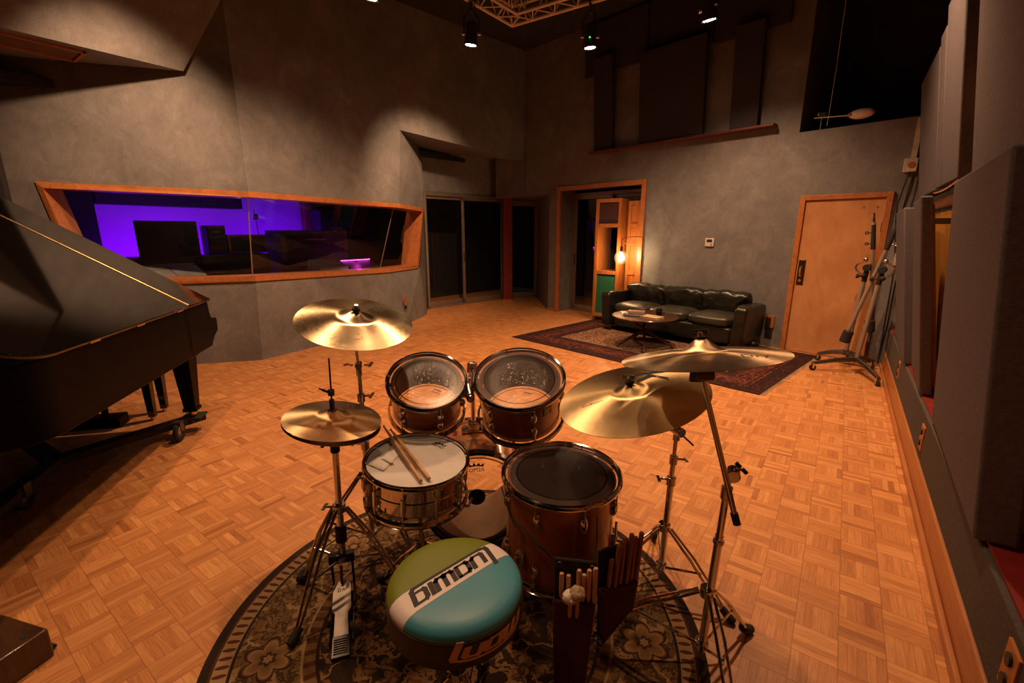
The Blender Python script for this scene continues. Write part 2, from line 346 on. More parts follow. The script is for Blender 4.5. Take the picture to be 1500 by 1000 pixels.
class MB:
    def __init__(self): self.v = []; self.f = []; self.mi = []
    def add(self, vs, fs, m=None, mi=0):
        b = len(self.v)
        self.v += [(m @ V(p)) if m is not None else V(p) for p in vs]
        self.f += [tuple(b + i for i in f) for f in fs]; self.mi += [mi] * len(fs); return self
    def box(self, c, s, m=None, mi=0):
        x, y, z = (k / 2 for k in s); c = V(c)
        vs = [c + V((a * x, b * y, d * z)) for a in (-1, 1) for b in (-1, 1) for d in (-1, 1)]
        return self.add(vs, [(0, 1, 3, 2), (4, 6, 7, 5), (0, 4, 5, 1), (2, 3, 7, 6), (0, 2, 6, 4), (1, 5, 7, 3)], m, mi)
    def hexa(self, p, mi=0):   # 8 points: bottom ring 0-3, top ring 4-7
        return self.add(p, [(3, 2, 1, 0), (4, 5, 6, 7), (0, 1, 5, 4), (1, 2, 6, 5), (2, 3, 7, 6), (3, 0, 4, 7)], None, mi)
    def bar(self, a, b, w, h, up=(0, 0, 1), mi=0):
        a, b = V(a), V(b); z = b - a
        m = frame(a, z, up); return self.box((0, 0, z.length / 2), (h, w, z.length), m, mi)
    def cyl(self, a, b, r0, r1=None, n=16, mi=0):
        r1 = r0 if r1 is None else r1; a, b = V(a), V(b); m = frame(a, b - a); L = (b - a).length
        vs = [(r0 * math.cos(2 * PI * i / n), r0 * math.sin(2 * PI * i / n), 0) for i in range(n)] + [(r1 * math.cos(2 * PI * i / n), r1 * math.sin(2 * PI * i / n), L) for i in range(n)]
        fs = [(i, (i + 1) % n, n + (i + 1) % n, n + i) for i in range(n)] + [tuple(range(n - 1, -1, -1)), tuple(range(n, 2 * n))]
        return self.add(vs, fs, m, mi)
    def tube(self, pts, r, n=10, closed=False, mi=0):
        pts = [V(p) for p in pts]; k = len(pts); rr = r if isinstance(r, (list, tuple)) else [r] * k
        vs = []; prev = None
        for i, p in enumerate(pts):
            if closed: t = pts[(i + 1) % k] - pts[i - 1]
            else: t = pts[min(i + 1, k - 1)] - pts[max(i - 1, 0)]
            t.normalize()
            if prev is None: prev = V((0, 0, 1)) if abs(t.z) < 0.9 else V((1, 0, 0))
            u = (prev - t * prev.dot(t)).normalized(); w = t.cross(u); prev = u
            vs += [p + (u * math.cos(2 * PI * j / n) + w * math.sin(2 * PI * j / n)) * rr[i] for j in range(n)]
        fs = []
        for i in range(k if closed else k - 1):
            a, b = i * n, ((i + 1) % k) * n
            fs += [(a + j, a + (j + 1) % n, b + (j + 1) % n, b + j) for j in range(n)]
        if not closed: fs += [tuple(range(n - 1, -1, -1)), tuple(range((k - 1) * n, k * n))]
        return self.add(vs, fs, None, mi)
    def lathe(self, prof, m=None, n=48, mi=0, closed=False, cap=True):
        vs = []; fs = []; k = len(prof)
        for (r, z) in prof:
            vs += [(r * math.cos(2 * PI * j / n), r * math.sin(2 * PI * j / n), z) for j in range(n)]
        for i in range(k if closed else k - 1):
            a, b = i * n, ((i + 1) % k) * n
            fs += [(a + j, a + (j + 1) % n, b + (j + 1) % n, b + j) for j in range(n)]
        if not closed and cap:
            if prof[0][0] > 1e-6: fs.append(tuple(range(n - 1, -1, -1)))
            if prof[-1][0] > 1e-6: fs.append(tuple(range((k - 1) * n, k * n)))
        return self.add(vs, fs, m, mi)
    def prism(self, poly, h0, h1, m=None, mi=0):
        k = len(poly); vs = [(x, y, h0) for x, y in poly] + [(x, y, h1) for x, y in poly]
        fs = [tuple(range(k - 1, -1, -1)), tuple(range(k, 2 * k))] + [(i, (i + 1) % k, k + (i + 1) % k, k + i) for i in range(k)]
        return self.add(vs, fs, m, mi)
    def sphere(self, c, r, s=(1, 1, 1), n=20, k=12, mi=0):
        vs = []; c = V(c)
        for i in range(k + 1):
            ph = PI * i / k
            vs += [c + V((r * s[0] * math.sin(ph) * math.cos(2 * PI * j / n), r * s[1] * math.sin(ph) * math.sin(2 * PI * j / n), r * s[2] * math.cos(ph))) for j in range(n)]
        fs = [(i * n + j, (i + 1) * n + j, (i + 1) * n + (j + 1) % n, i * n + (j + 1) % n) for i in range(k) for j in range(n)]
        return self.add(vs, fs, None, mi)
    def torus(self, R, r, m=None, n=64, k=10, z=0.0, mi=0):
        pts = [(R + r * math.cos(2 * PI * j / k), z + r * math.sin(2 * PI * j / k)) for j in range(k)]
        return self.lathe(pts, m, n, mi, True)
    def puff(self, size, m, k=5.0, n=14, amp=0.0, freq=6.0, taper=0.0, mi=0):
        """soft rounded block"""
        sx, sy, sz = size
        faces = [((1, 0, 0), (0, 1, 0)), ((-1, 0, 0), (0, 0, 1)), ((0, 1, 0), (0, 0, 1)), ((0, -1, 0), (1, 0, 0)), ((0, 0, 1), (1, 0, 0)), ((0, 0, -1), (0, 1, 0))]
        for nn, uu in faces:
            nn, uu = V(nn), V(uu); ww = nn.cross(uu); vs = []
            for i in range(n + 1):
                for j in range(n + 1):
                    q = nn + uu * (2 * i / n - 1) + ww * (2 * j / n - 1)
                    r = (abs(q.x) ** k + abs(q.y) ** k + abs(q.z) ** k) ** (1 / k)
                    p = q / r
                    e = max(abs(p.x), abs(p.y))
                    p = V((p.x * sx / 2, p.y * sy / 2, p.z * sz / 2 * (1 - taper * e ** 3)))
                    if amp:
                        w = m @ p; p = p * (1 + 0) + p.normalized() * amp * noise.fractal(w * freq, 1.0, 2.0, 3)
                    vs.append(p)
            fs = [(i * (n + 1) + j, (i + 1) * (n + 1) + j, (i + 1) * (n + 1) + j + 1, i * (n + 1) + j + 1) for i in range(n) for j in range(n)]
            self.add(vs, fs, m, mi)
        return self
    def ob(self, name, mat, parent=None, local=False, bevel=0.0, smooth=40, origin=None, segs=2, weld=False):
        me = bpy.data.meshes.new(name)
        mats = mat if isinstance(mat, (list, tuple)) else [mat]
        if parent is not None:
            W = WM[parent]; vs = self.v if local else [W.inverted() @ p for p in self.v]
        else:
            if origin is None:
                xs = [p.x for p in self.v]; ys = [p.y for p in self.v]; zs = [p.z for p in self.v]
                W = Matrix.Translation(((min(xs) + max(xs)) / 2, (min(ys) + max(ys)) / 2, min(zs)))
            else: W = origin if isinstance(origin, Matrix) else Matrix.Translation(origin)
            vs = self.v if local else [W.inverted() @ p for p in self.v]
        me.from_pydata([tuple(p) for p in vs], [], self.f)
        bm = bmesh.new(); bm.from_mesh(me)
        if weld: bmesh.ops.remove_doubles(bm, verts=bm.verts, dist=1e-4)
        bmesh.ops.recalc_face_normals(bm, faces=bm.faces); bm.to_mesh(me); bm.free()
        for m_ in mats: me.materials.append(m_)
        if len(mats) > 1 and not weld:
            for p, k in zip(me.polygons, self.mi): p.material_index = k
        for p in me.polygons: p.use_smooth = bool(smooth)
        if smooth: me.set_sharp_from_angle(angle=math.radians(smooth))
        o = bpy.data.objects.new(name, me); C.objects.link(o)
        if parent is not None: o.parent = parent; WM[o] = WM[parent]
        else: o.matrix_world = W; WM[o] = W
        if bevel:
            b = o.modifiers.new('bevel', 'BEVEL'); b.width = bevel; b.segments = segs; b.limit_method = 'ANGLE'; b.angle_limit = 0.6
        return o

def tag(o, label, cat, group=None):
    o['label'] = label; o['category'] = cat
    if group: o['group'] = group
    return o
def thing(name, label, cat, m=(0, 0, 0), group=None):
    o = bpy.data.objects.new(name, None); C.objects.link(o); o.empty_display_size = 0.1
    W = m if isinstance(m, Matrix) else Matrix.Translation(m)
    o.matrix_world = W; WM[o] = W
    return tag(o, label, cat, group)
def struct(o): o['kind'] = 'structure'; return o
def sthing(name, m=(0, 0, 0)):
    o = bpy.data.objects.new(name, None); C.objects.link(o); W = Matrix.Translation(m); o.matrix_world = W; WM[o] = W
    o['kind'] = 'structure'; return o
def lab(o, t): o['label'] = t; return o
def textmb(s, size, m, ext=0.0004, bend=None):
    cu = bpy.data.curves.new('lettering', 'FONT'); cu.body = s; cu.size = size; cu.align_x = 'CENTER'; cu.align_y = 'CENTER'; cu.extrude = ext; cu.resolution_u = 3
    o = bpy.data.objects.new('lettering', cu); C.objects.link(o)
    me = bpy.data.meshes.new_from_object(o.evaluated_get(bpy.context.evaluated_depsgraph_get()))
    mb = MB(); mb.add([v.co.copy() for v in me.vertices], [tuple(p.vertices) for p in me.polygons], m)
    bpy.data.objects.remove(o); bpy.data.curves.remove(cu); bpy.data.meshes.remove(me)
    return mb
def lerp(a, b, t): return V(a) * (1 - t) + V(b) * t
# ------------------------------------------------------------------ room shell
struct(MB().box((-3.2, 3.2, -0.05), (11.0, 13.6, 0.1)).ob('floor', M['parquet'], smooth=0))
struct(MB().box((-3.0, 3.5, 4.95), (12.0, 14.0, 0.1)).ob('ceiling', M['ceiling'], smooth=0))

# left wall: three facets that lean in and out round the control room window
TOPZ = 4.9
A_far = V((-8.45, -0.72, 0))
wL = {'f': V((-6.75, 1.37, 0)), 's': V((-6.86, 1.32, .95)), 'h': V((-6.91, 1.16, 2.06)), 't': V((-6.91, 1.16, TOPZ))}
AB = {'f': V((-5.72, 2.63, 0)), 's': V((-5.83, 2.72, .965)), 'h': V((-5.73, 2.72, 2.01)), 't': V((-5.70, 2.69, TOPZ))}
BC = {'f': V((-6.01, 5.26, 0)), 's': V((-6.13, 5.02, .90)), 'h': V((-6.00, 5.20, 2.00)), 'd': V((-6.02, 5.32, 3.13)), 't': V((-5.99, 5.05, TOPZ))}
CC = {'f': V((-6.39, 6.07, 0)), 's': V((-6.42, 5.98, .90)), 'h': V((-6.45, 6.18, 1.98)), 'u': V((-6.46, 6.19, 2.61))}
D1 = V((-5.46, 8.08, 2.94)); D1t = V((-5.46, 8.08, TOPZ))
S0 = V((-6.90, 6.58, 0)); S1 = V((-6.50, 8.72, 0)); zv = V((0, 0, 1))
w = MB()
def quad(mb, *p): mb.add(p, [tuple(range(len(p)))])
fa = {'f': A_far, 's': A_far + V((-.1, 0, .95)), 'h': A_far + V((0, 0, 2.06)), 't': A_far + V((0, 0, TOPZ))}
for a, b in ((fa, wL),):
    quad(w, a['f'], b['f'], b['s'], a['s']); quad(w, a['s'], b['s'], b['h'], a['h']); quad(w, a['h'], b['h'], b['t'], a['t'])
quad(w, wL['f'], AB['f'], AB['s'], wL['s']); quad(w, wL['h'], AB['h'], AB['t'], wL['t'])
quad(w, AB['f'], BC['f'], BC['s'], AB['s']); quad(w, AB['h'], BC['h'], BC['d'], BC['t'], AB['t'])
quad(w, BC['f'], CC['f'], CC['s'], BC['s']); quad(w, BC['h'], CC['h'], CC['u'], BC['d'])
# return of the wall end into the sliding door alcove
quad(w, CC['f'], S0, S0 + zv * .9, CC['s']); quad(w, CC['s'], S0 + zv * .9, S0 + zv * 1.98, CC['h'])
quad(w, CC['h'], S0 + zv * 1.98, S0 + zv * 2.61, CC['u']); quad(w, CC['u'], S0 + zv * 2.61, S0 + zv * 3.1, BC['d'])
# face above the alcove and its sloping soffit
quad(w, BC['d'], D1, D1t, BC['t']); quad(w, BC['d'], D1, S1 + zv * 3.08, S0 + zv * 3.1)
quad(w, S0 + zv * 2.33, S1 + zv * 2.33, S1 + zv * 3.08, S0 + zv * 3.1)
struct(w.ob('wall_left', M['plaster'], smooth=0))
# slanted overhang high on the left with its slot vent
ov = MB(); ap = V((-5.93, 2.31, 3.2)); of = V((-5.95, -1.2, 3.2)); ob_ = V((-8.6, -1.2, 3.2))
quad(ov, ap, of, V((-5.40, -1.2, TOPZ)), V((-5.38, 2.69, TOPZ)), V((-5.69, 2.69, 3.95)))
quad(ov, ap, of, ob_); quad(ov, ap, V((-5.69, 2.69, 3.95)), V((-5.38, 2.69, TOPZ)), V((-6.2, 2.69, TOPZ)), V((-6.2, 2.3, 3.2)))
struct(ov.ob('wall_left_overhang', M['plaster'], smooth=0))
vt = sthing('trim_1', (-6.24, .5, 3.19))
f = MB()
for c, s in (((-6.43, .45, 3.19), (.03, 2.2, .02)), ((-6.06, .45, 3.19), (.03, 2.2, .02)), ((-6.245, 1.55, 3.19), (.4, .03, .02))): f.box(c, s)
f.ob('vent_frame', M['oak_trim'], vt); MB().box((-6.245, .45, 3.196), (.34, 2.16, .006)).ob('vent_panel', simple('brown_vent_panel', (.16, .07, .03), .7), vt)

# control room window: oak lining round a three-facet opening
win = sthing('window_1', (-6.0, 3.6, .95))
O = [wL['h'], AB['h'], BC['h'], lerp(BC['h'], CC['h'], .95), lerp(BC['s'], CC['s'], .93), BC['s'], AB['s'], wL['s']]
OUT = [V((-.75, .62, 0)), V((-.95, .3, 0)), V((-.98, -.12, 0)), V((-.9, -.42, 0)), V((-.9, -.42, 0)), V((-.98, -.12, 0)), V((-.95, .3, 0)), V((-.75, .62, 0))]
dirs = [V((.77, .63, 0)), V(), V(), V((.42, -.9, 0)), V((.42, -.9, 0)), V(), V(), V((.77, .63, 0))]
tw = .065
I_ = []
for i, p in enumerate(O):
    q = p + (zv * -tw if i < 4 else zv * tw) + dirs[i] * tw
    I_.append(q)
dep = .30
fr = MB()
for i in range(8):
    j = (i + 1) % 8
    a, b, c, d = O[i] - OUT[i] * .02, O[j] - OUT[j] * .02, I_[j] - OUT[j] * .02, I_[i] - OUT[i] * .02
    quad(fr, a, b, c, d); quad(fr, d, c, I_[j] + OUT[j] * dep, I_[i] + OUT[i] * dep); quad(fr, O[i] + OUT[i] * .02, O[j] + OUT[j] * .02, b, a)
fr.ob('window_frame', M['oak_trim'], win, smooth=0)
G = [I_[i] + OUT[i] * (.13 if i < 4 else .20) for i in range(8)]
for k, (a, b, c, d) in enumerate(((0, 1, 6, 7), (1, 2, 5, 6), (2, 3, 4, 5))):
    g = MB(); quad(g, G[a], G[b], G[c], G[d]); g.ob('glass_pane', M['glass'], win, smooth=0)
for a, b in ((1, 6), (2, 5)): MB().bar(G[a], G[b], .012, .012).ob('glass_joint', M['alu'], win)

# back wall, 11.5 degrees off square; s runs left from the door jamb
al = math.radians(11.5); P0 = V((-.55, 7.06, 0)); wd = V((-math.cos(al), math.sin(al), 0)); nin = V((-math.sin(al), -math.cos(al), 0))
def F(s, z, out=0.0): return P0 + wd * s + zv * z + nin * out
def fbox(mb, s0, s1, z0, z1, o0, o1):
    p = [F(s0, z0, o0), F(s1, z0, o0), F(s1, z0, o1), F(s0, z0, o1)]; q = [F(s0, z1, o0), F(s1, z1, o0), F(s1, z1, o1), F(s0, z1, o1)]
    return mb.hexa(p + q)
bw = MB()
def cell(s0, s1, z0, z1, o=0.0): quad(bw, F(s0, z0, o), F(s1, z0, o), F(s1, z1, o), F(s0, z1, o))
DT, OZ, TZ = 1.97, 2.76, 2.33
sd0, sd1, t0, t1, col, cor = -.92, -.02, 2.27, 4.07, 4.33, 5.02
cell(-1.5, sd0, 0, OZ); cell(sd0, sd1, DT, OZ); cell(sd1, t0, 0, OZ); cell(t0, t1, TZ, OZ); cell(t1, col, 0, OZ)
cell(col, cor, 2.27, OZ); cell(.12, cor, OZ, TOPZ)
# dark loft recess above the door
quad(bw, F(.12, OZ), F(.12, TOPZ), F(.12, TOPZ, -1.2), F(.12, OZ, -1.2)); quad(bw, F(.12, OZ), F(-1.5, OZ), F(-1.5, OZ, -1.2), F(.12, OZ, -1.2))
# doorway reveals
rd = .44
quad(bw, F(t1, 0), F(t1, TZ), F(t1, TZ, -rd), F(t1, 0, -rd)); quad(bw, F(t0, 0), F(t0, TZ), F(t0, TZ, -rd), F(t0, 0, -rd)); quad(bw, F(t0, TZ), F(t1, TZ), F(t1, TZ, -rd), F(t0, TZ, -rd))
# return beside the corner alcove
ce = F(col, 0); cb = V((-6.02, 9.42, 0))
quad(bw, ce, cb, cb + zv * 2.27, ce + zv * 2.27); quad(bw, F(col, 2.27), F(cor + .9, 2.27), V((-6.9, 9.6, 2.27)), cb + zv * 2.27)
quad(bw, F(cor, 2.27), D1, D1 + V((-.7, .3, 0)), F(cor + .9, 2.27))
quad(bw, F(cor - .02, 2.27), F(cor + .9, 2.27), F(cor + .9, 3.05), F(cor - .02, 3.05))
struct(bw.ob('wall_back', M['plaster'], smooth=0))
lf = MB(); fbox(lf, -1.5, .12, OZ, TOPZ, -1.24, -1.2); struct(lf.ob('wall_back_loft', M['fabric_dark'], smooth=0))

# wooden door
d1 = sthing('door_1', F(-.47, 0))
f = MB()
fbox(f, -.935, -.875, 0, 1.995, -.02, .035); fbox(f, -.065, -.005, 0, 1.995, -.02, .035); fbox(f, -.875, -.065, 1.935, 1.995, -.02, .035)
f.ob('door_frame', M['oak_trim'], d1, bevel=.004)
f = MB(); fbox(f, -.873, -.067, .006, 1.933, -.03, .012); f.ob('door_leaf', M['door_wood'], d1, bevel=.003)
f = MB(); fbox(f, -.165, -.085, .88, 1.20, .012, .017); pl = f.ob('door_plate', M['bronze_old'], d1, bevel=.002)
f = MB(); f.tube([F(-.125, 1.115, .017), F(-.125, 1.11, .055), F(-.125, 1.05, .062), F(-.125, 1.0, .055), F(-.125, .985, .017)], .009, 10); f.ob('door_pull', M['brass'], d1)
f = MB(); f.cyl(F(-.125, .94, .015), F(-.125, .94, .03), .018); f.ob('lock_cylinder', M['brass'], d1)
f = MB(); fbox(f, -.875, -.866, 1.55, 1.66, .012, .02); fbox(f, -.875, -.866, .3, .41, .012, .02); f.ob('door_hinge', M['bronze_old'], d1)
for s in (-.67, -.80):
    f = MB(); f.cyl(F(s, 1.835, .012), F(s, 1.835, .018), .012, .010, 10); f.ob('coat_screw', M['brass'], d1)

# doorway to the side room, oak cased, sliding glass door at its back
tr = sthing('trim_2', F(3.17, 0)); f = MB()
fbox(f, t1 - .03, t1 + .05, 0, TZ + .05, -.02, .03); fbox(f, t0 - .05, t0 + .03, 0, TZ + .05, -.02, .03); fbox(f, t0 + .03, t1 - .03, TZ - .03, TZ + .05, -.02, .03)
f.ob('doorway_casing', M['oak_trim'], tr, bevel=.004)
def sliding(name, a, b, H, widths, nrm, off=.0):
    """aluminium sliding door between floor points a and b; widths are stile positions 0..1"""
    r = sthing(name, lerp(a, b, .5)); a, b = V(a), V(b); u = (b - a).normalized(); nrm = V(nrm)
    f = MB(); f.bar(a + zv * (H - .03), b + zv * (H - .03), .09, .06); f.bar(a + zv * .02, b + zv * .02, .09, .04); f.bar(a, a + zv * H, .05, .09, u.cross(zv)); f.bar(b, b + zv * H, .05, .09, u.cross(zv))
    f.ob('door_track', M['alu'], r, bevel=.003)
    for k, (s0, s1, o) in enumerate(widths):
        p, q = lerp(a, b, s0) + nrm * o, lerp(a, b, s1) + nrm * o
        f = MB(); sw = .055
        f.bar(p + zv * .04 + u * sw / 2, p + zv * (H - .06) + u * sw / 2, sw, .035, u.cross(zv)); f.bar(q + zv * .04 - u * sw / 2, q + zv * (H - .06) - u * sw / 2, sw, .035, u.cross(zv))
        f.bar(p + zv * .085, q + zv * .085, .035, .09); f.bar(p + zv * (H - .09), q + zv * (H - .09), .035, .06)
        sf = f.ob('sliding_sash', M['alu'], r, bevel=.003)
        g = MB(); quad(g, p + u * sw + zv * .12, q - u * sw + zv * .12, q - u * sw + zv * (H - .11), p + u * sw + zv * (H - .11)); g.ob('door_glass', M['glass'], sf, smooth=0)
        g = MB(); hp = p + u * sw / 2 + nrm * .02; g.bar(hp + zv * .93, hp + zv * 1.12, .02, .012, u.cross(zv)); g.ob('door_handle', M['black'], sf)
    return r
sn = V((.98, -.18, 0))
sliding('door_2', S0 + V((.02, .02, 0)), S1, 2.32, [(.0, .47, -.03), (.42, .97, .03)], sn)
sliding('door_3', F(t1 - .02, 0, -rd), F(t0 + .02, 0, -rd), 2.28, [(.02, .52, .03), (.48, .98, -.03)], nin)
sliding('door_4', V((-6.44, 8.86, 0)), cb + V((-.0, -.02, 0)), 2.26, [(.02, .98, .0)], (.8, -.6, 0))
# dark sheets added behind the glass in place of the unlit night outside
for nm, p in (('dark_backing_alcove', [(-8.2, 5.9, 0), (-7.6, 11.0, 0)]), ('dark_backing_doorway', [(-7.7, 10.9, 0), (-1.0, 9.0, 0)])):
    a, b = V(p[0]), V(p[1]); g = MB(); quad(g, a, b, b + zv * 3.2, a + zv * 3.2); struct(g.ob(nm, M['night'], smooth=0))

# red square column at the alcove corner
cm = frame((-6.25, 8.53, 0), (0, 0, 1), (.78, .62, 0)); cr = sthing('column', (-6.25, 8.53, 0))
MB().box((0, 0, 1.53), (.20, .20, 2.98), cm).ob('column_shaft', M['redpaint'], cr, bevel=.006); MB().box((0, 0, .02), (.23, .23, .04), cm).ob('column_foot', M['oak_trim'], cr)
f = MB(); f.bar(S1 + V((.02, .0, 0)), S1 + V((.02, 0, 2.3)), .05, .05); struct(f.ob('trim_3', M['alu']))
f = MB(); fbox(f, t1 + .05, col, 0, .05, -.0, .012); struct(f.ob('baseboard_back', M['oak_trim']))

# right wall: wainscot, ledge, amber boards, dark wall behind
RX = .53
def rbox(mb, x0, x1, y0, y1, z0, z1): return mb.box(((x0 + x1) / 2, (y0 + y1) / 2, (z0 + z1) / 2), (x1 - x0, y1 - y0, z1 - z0))
rw = MB(); rbox(rw, 1.0, 1.08, -1.2, 7.3, 0, TOPZ); struct(rw.ob('wall_right', M['fabric_dark'], smooth=0))
rb = MB(); rbox(rb, RX + .012, .98, -1.2, 6.9, .17, .455); struct(rb.ob('wall_right_wainscot', M['wainscot'], bevel=.008))
rb = MB(); rbox(rb, RX, RX + .03, -1.2, 6.78, .0, .19); rbox(rb, RX - .022, RX, -1.2, 6.78, .0, .045); struct(rb.ob('baseboard_right', M['base_wood'], bevel=.006))
rb = MB(); rbox(rb, RX + .03, .98, -1.2, 6.85, .456, .468); struct(rb.ob('trim_4', M['redpaint']))
rb = MB(); rbox(rb, .76, .80, -1.2, 6.7, .468, .54); rbox(rb, .80, .84, -1.2, 6.7, .49, .58); struct(rb.ob('trim_5', M['ledgered'], bevel=.006))
def board(nm, y0, y1, z0, z1, x0=.76, sl=.15):
    X = lambda z: x0 - sl * (z - .46); p = [V((X(z), y, z)) + V((dx, 0, 0)) for z in (z0, z1) for y, dx in ((y0, 0), (y1, 0), (y1, .025), (y0, .025))]
    struct(MB().hexa(p).ob(nm, M['board'], bevel=.004))
board('trim_6', 4.4, 6.6, .56, 1.70); board('trim_7', -.6, 2.2, .56, 1.70); board('trim_8', 2.6, 4.3, .56, 1.70)
rb = MB(); rbox(rb, .58, .66, -.6, 6.6, 1.74, 1.83); struct(rb.ob('trim_9', M['base_wood'], bevel=.01))
rb = MB(); rbox(rb, .64, .66, 3.60, 4.01, 2.25, 2.46); struct(rb.ob('trim_10', M['board'], bevel=.004))

# leaning fabric panels of the right wall
def lean_panel(label, y0, y1, z0, z1, X0, th=.10, group=None, sl=.133, far=0.0):
    X = lambda z: X0 - sl * (z - .46)
    t = thing('acoustic_baffle', label, 'acoustic panel', (X0, (y0 + y1) / 2, z0), group)
    p = [V((X(z0), y0, z0)), V((X(z0), y1, z0)), V((X(z0) + th, y1, z0)), V((X(z0) + th, y0, z0)), V((X(z1), y0, z1)), V((X(z1), y1, z1)), V((X(z1) + th, y1, z1)), V((X(z1) + th, y0, z1))]
    for i in (1, 2, 5, 6): p[i] = p[i] + V((far * (1.0 if i < 3 else 1.5), 0, 0))
    MB().hexa(p).ob('fabric_wrap', M['fabric'], t, bevel=.012, segs=3)
    q = [a + V((.04 if i % 4 < 2 else .02, .05 if i % 4 in (0, 3) else -.05, .05 if i < 4 else -.05)) for i, a in enumerate(p)]
    MB().hexa(q).ob('back_frame', M['ctrl_wood'], t)
    ym = (y0 + y1) / 2
    MB().box((X(z0) + th + .04, ym, z0 + .12), (.12, .04, .04)).ob('wall_bracket', M['steel_dark'], t)
    MB().box((X(z1) + th + .2, ym, z1 - .15), (.42, .04, .04)).ob('wall_bracket', M['steel_dark'], t)
    return t
g1 = 'grey acoustic panels along the right wall'
lean_panel('large grey fabric panel nearest on the right wall, lower row, beside the amber board', 2.13, 3.48, .475, 1.815, .515, .12, g1, .105, .035)
lean_panel('narrow grey fabric panel of the lower row just left of the exposed amber board', 4.0, 4.86, .475, 1.775, .545, .065, g1, .155, .03)
lean_panel('narrow grey fabric panel of the lower row farthest back, behind the boom stand heads', 4.90, 6.2, .475, 1.74, .53, .08, g1, .155, .025)
lean_panel('tall grey upper panel at the right edge above the nearest lower panel', 2.2, 3.62, 1.86, 3.3, .69, .12, g1)
lean_panel('tall grey upper panel right of the narrow orange slit, dark edge showing', 4.02, 4.64, 1.87, 3.06, .69, .10, g1)
lean_panel('thin upper grey panel tucked against the tall one on the right wall', 4.67, 4.92, 1.87, 2.95, .69, .09, g1)
lean_panel('farthest upper grey panel on the right wall, next to the socket box', 4.96, 6.05, 1.86, 2.90, .69, .09, g1)

M['fabric_back'] = simple('charcoal_panel_fabric', (.050, .045, .050), .95, 0, .15, 60.0, .4, 220.0, Specular_IOR_Level=.1)
a_, b_ = V((.405, 4.0, 1.79)), V((.435, 3.46, 1.82)); f = MB()
for k in range(26):
    p = lerp(a_, b_, (k + .5) / 26) - zv * .012 * math.sin(PI * (k + .5) / 26); dd = (b_ - a_).normalized()
    m = frame(p, (1, 0, 0) if k % 2 else (0, 0, 1), dd); f.lathe([(.0085 + .0022 * math.cos(2 * PI * j / 6), .0022 * math.sin(2 * PI * j / 6)) for j in range(6)], m @ Matrix.Diagonal((1.45, .8, 1, 1)), 12, closed=True)
tag(f.ob('hanging_chain', M['chrome']), 'thin metal chain strung between two grey panels above the amber board', 'chain')
pd_ = V((.63, .775, 0)); pe_ = V((.775, -.63, 0))
q0, q1 = V((-7.06, .985, 0)) + pe_ * .01, V((-7.06, .985, 0)) - pd_ * 1.3 + pe_ * .01
dp = thing('acoustic_baffle', 'dark panel on the plaster wall at the left edge, beyond the piano lid', 'acoustic panel', q0 + zv * 1.80)
MB().hexa([q0 + zv * 1.80, q1 + zv * 1.80, q1 + pe_ * .07 + zv * 1.80, q0 + pe_ * .07 + zv * 1.80, q0 + zv * 2.62, q1 + zv * 2.62, q1 + pe_ * .07 + zv * 2.62, q0 + pe_ * .07 + zv * 2.62]).ob('fabric_wrap', M['fabric_dark'], dp, bevel=.008)
f = MB(); f.bar(q0 - pd_ * .3 - pe_ * .03 + zv * 2.4, q0 - pd_ * .3 + pe_ * .02 + zv * 2.4, .05, .05); f.ob('wall_bracket', M['steel_dark'], dp)
# panels over the back wall
def far_panel(label, s0, s1, z0, z1, th, mat, group, lean=.10):
    t = thing('acoustic_baffle', label, 'acoustic panel', F((s0 + s1) / 2, z0, .02), group)
    p = [F(s0, z0, .03), F(s1, z0, .03), F(s1, z0, .03 + th), F(s0, z0, .03 + th), F(s0, z1, .03 + lean), F(s1, z1, .03 + lean), F(s1, z1, .03 + th + lean), F(s0, z1, .03 + th + lean)]
    MB().hexa(p).ob('fabric_wrap', mat, t, bevel=.01)
    f = MB(); sm = (s0 + s1) / 2
    f.bar(F(sm, z1 - .2, 0), F(sm, z1 - .2, .03 + lean), .05, .05); f.ob('wall_bracket', M['steel_dark'], t)
g2 = 'dark panels standing on the ledge of the back wall'
far_panel('slim dark panel at the left end of the high ledge', 2.87, 3.24, 2.895, 4.3, .06, M['fabric_back'], g2)
far_panel('widest dark panel in the middle of the high ledge', 1.33, 2.36, 2.895, 4.16, .08, M['fabric_back'], g2)
far_panel('slim dark panel at the right end of the high ledge, nearest the loft opening', .60, .96, 2.895, 4.12, .07, M['fabric_back'], g2)
g3 = 'dark panels of the top row on the back wall'
for s0, s1, lb in ((.36, 1.3, 'dark top row panel over the right part of the back wall'), (1.32, 2.3, 'dark top row panel over the middle of the back wall'), (2.32, 3.5, 'dark top row panel over the left part of the back wall')):
    far_panel(lb, s0, s1, 4.02 + .03 * s0, 4.85, .05, M['fabric_dark'], g3, .02)
f = MB(); fbox(f, .38, 3.32, 2.862, 2.893, 0, .15); struct(f.ob('trim_11', M['ledgered'], bevel=.004))
